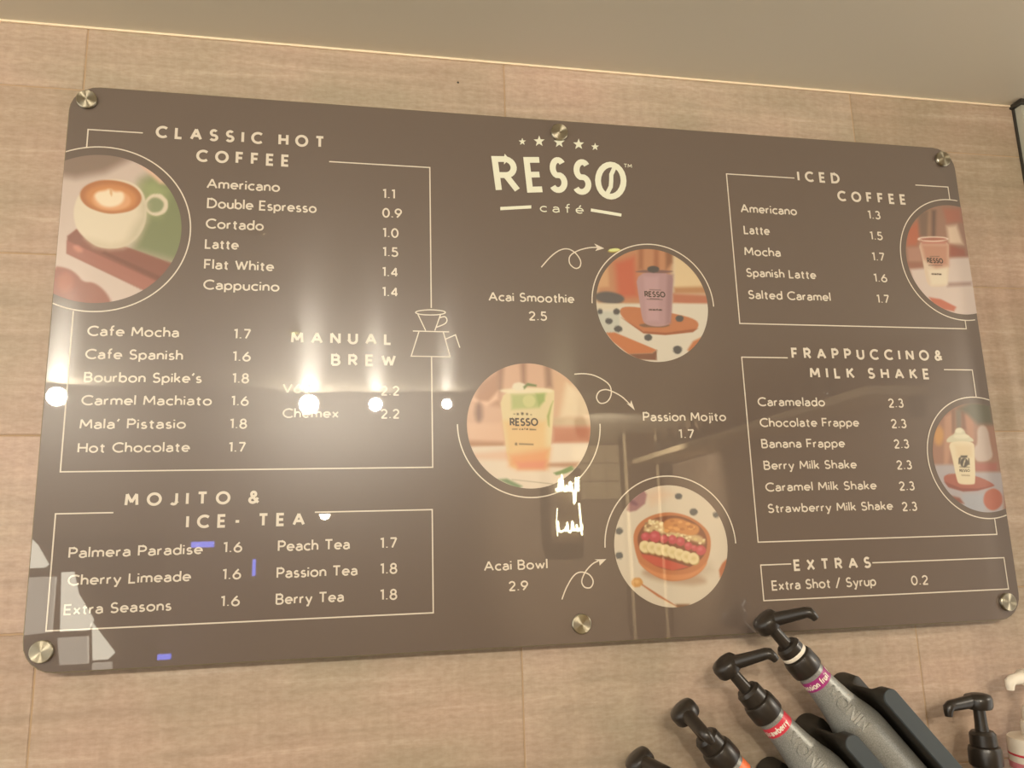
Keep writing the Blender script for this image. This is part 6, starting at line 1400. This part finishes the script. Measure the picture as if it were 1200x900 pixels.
# column, band of cream tiles and bottle shelf on the right behind the viewer
col = empty('column', (1.56, -4.05, 0), 'dark column with pale edge strips at the rear right', 'column')
box('shaft', -.10, .10, -.10, .05, 0, OZ + .4445, M_WOOD, col)
box('edge_strip', -.115, -.10, .03, .055, 0, OZ + .4445, M_CREAM, col)
box('edge_strip', .10, .118, .03, .055, 0, OZ + .4445, M_CREAM, col)
band = empty('tile_band', (1.2, -4.5, OZ + .15), 'band of cream tiles high on the rear wall', 'tiles')
for i in range(3):
    for j in range(3):
        box('tile', .03 + i * .12, .03 + i * .12 + .114, .0, .02, j * .13 - .1, j * .13 + .022, M_CREAM, band)
shelf = empty('bottle_shelf', (1.62, -2.75, OZ + .25), 'long cream shelf high on the right-hand wall', 'shelf')
box('shelf_board', -.12, .13, -1.25, 1.25, 0, .03, M_CREAM, shelf)
for y in (-1.2, 0, 1.2):
    box('bracket', .08, .13, y - .01, y + .01, -.08, 0, M_DARK, shelf)
ORD = ['first', 'second', 'third', 'fourth', 'fifth', 'sixth', 'seventh', 'eighth', 'ninth', 'tenth', 'eleventh', 'twelfth']
proto = empty('glass_bottle', (1.58, -3.7, OZ + .28), 'dark glass bottle on the high shelf of the right-hand wall, first from the rear column', 'bottle', 'dark bottles on the high shelf')
lathe('glass_body', [(0, 0), (.03, 0), (.032, .004), (.032, .07), (.026, .09), (.011, .105), (.010, .13)], M_GLASSY, proto, n=24)
lathe('cap', [(.0115, .128), (.0115, .142)], M_DARK, proto, n=16)
for k in range(1, 12):
    c = proto.copy()
    COL.objects.link(c)
    c.location = (1.58, -3.7 + k * .17, OZ + .28)
    c['label'] = 'dark glass bottle on the high shelf of the right-hand wall, %s from the rear column' % ORD[k]
    for ch in list(proto.children):
        d = ch.copy()
        COL.objects.link(d)
        d.parent = c

# added, unseen slat screen and lamp, put in to throw soft bands on the wall
scr = empty('added_slat_screen', (1.075, -.25, 0), 'added wooden slat screen, unseen, that cuts the light on the wall into bands', 'screen')
for k in range(9):
    xk = -.115 + k * .029
    box('slat', xk - .007, xk + .007, -.005, .005, .03, OZ + .4445, M_WOOD, scr)
box('bottom_rail', -.14, .14, -.008, .008, 0, .03, M_WOOD, scr)
wl = empty('added_side_lamp', (1.64, -.75, OZ + .4445), 'added unseen shaded lamp that lights the wall through the slats', 'lamp')
mesh('cord', *tube_data([(0, 0, 0), (0, 0, -.30)], .003, 8), M_DARK, wl)
lathe('lamp_shade', [(.015, -.29), (.05, -.30), (.055, -.335), (.052, -.335), (.047, -.303), (.015, -.295)], M_BRASS, wl, cap=False)


def spot(name, parent, loc, aim, watts, size, radius):
    ld = bpy.data.lights.new(name, 'SPOT')
    ld.energy = watts
    ld.color = (1, .88, .70)
    ld.shadow_soft_size = radius
    ld.spot_size = math.radians(size)
    ld.spot_blend = .5
    lo = bpy.data.objects.new(name, ld)
    COL.objects.link(lo)
    lo.parent = parent
    lo.location = Vector(loc) - parent.location
    lo.rotation_euler = (Vector(aim) - Vector(loc)).to_track_quat('-Z', 'Y').to_euler()


spot('added_spot', wl, (1.64, -.75, OZ + .10), (.62, .03, OZ - .05), SIDE_W, 70, .012)
bl = empty('spotlight', (.80, -2.75, OZ + .4445), 'added ceiling spotlight that brightens the rear right corner for the board gloss', 'lamp')  # added lamp: lifts the rear corner so it shows in the board
mesh('stalk', *tube_data([(0, 0, 0), (0, 0, -.13)], .008, 10), M_DARK, bl)
mesh('housing', *tube_data([(-.02, .06, -.11), (.02, -.05, -.15)], .03, 16), M_DARK, bl)
spot('added_spot', bl, (.83, -2.84, OZ + .27), (1.55, -4.1, OZ - .05), 260, 84, .02)
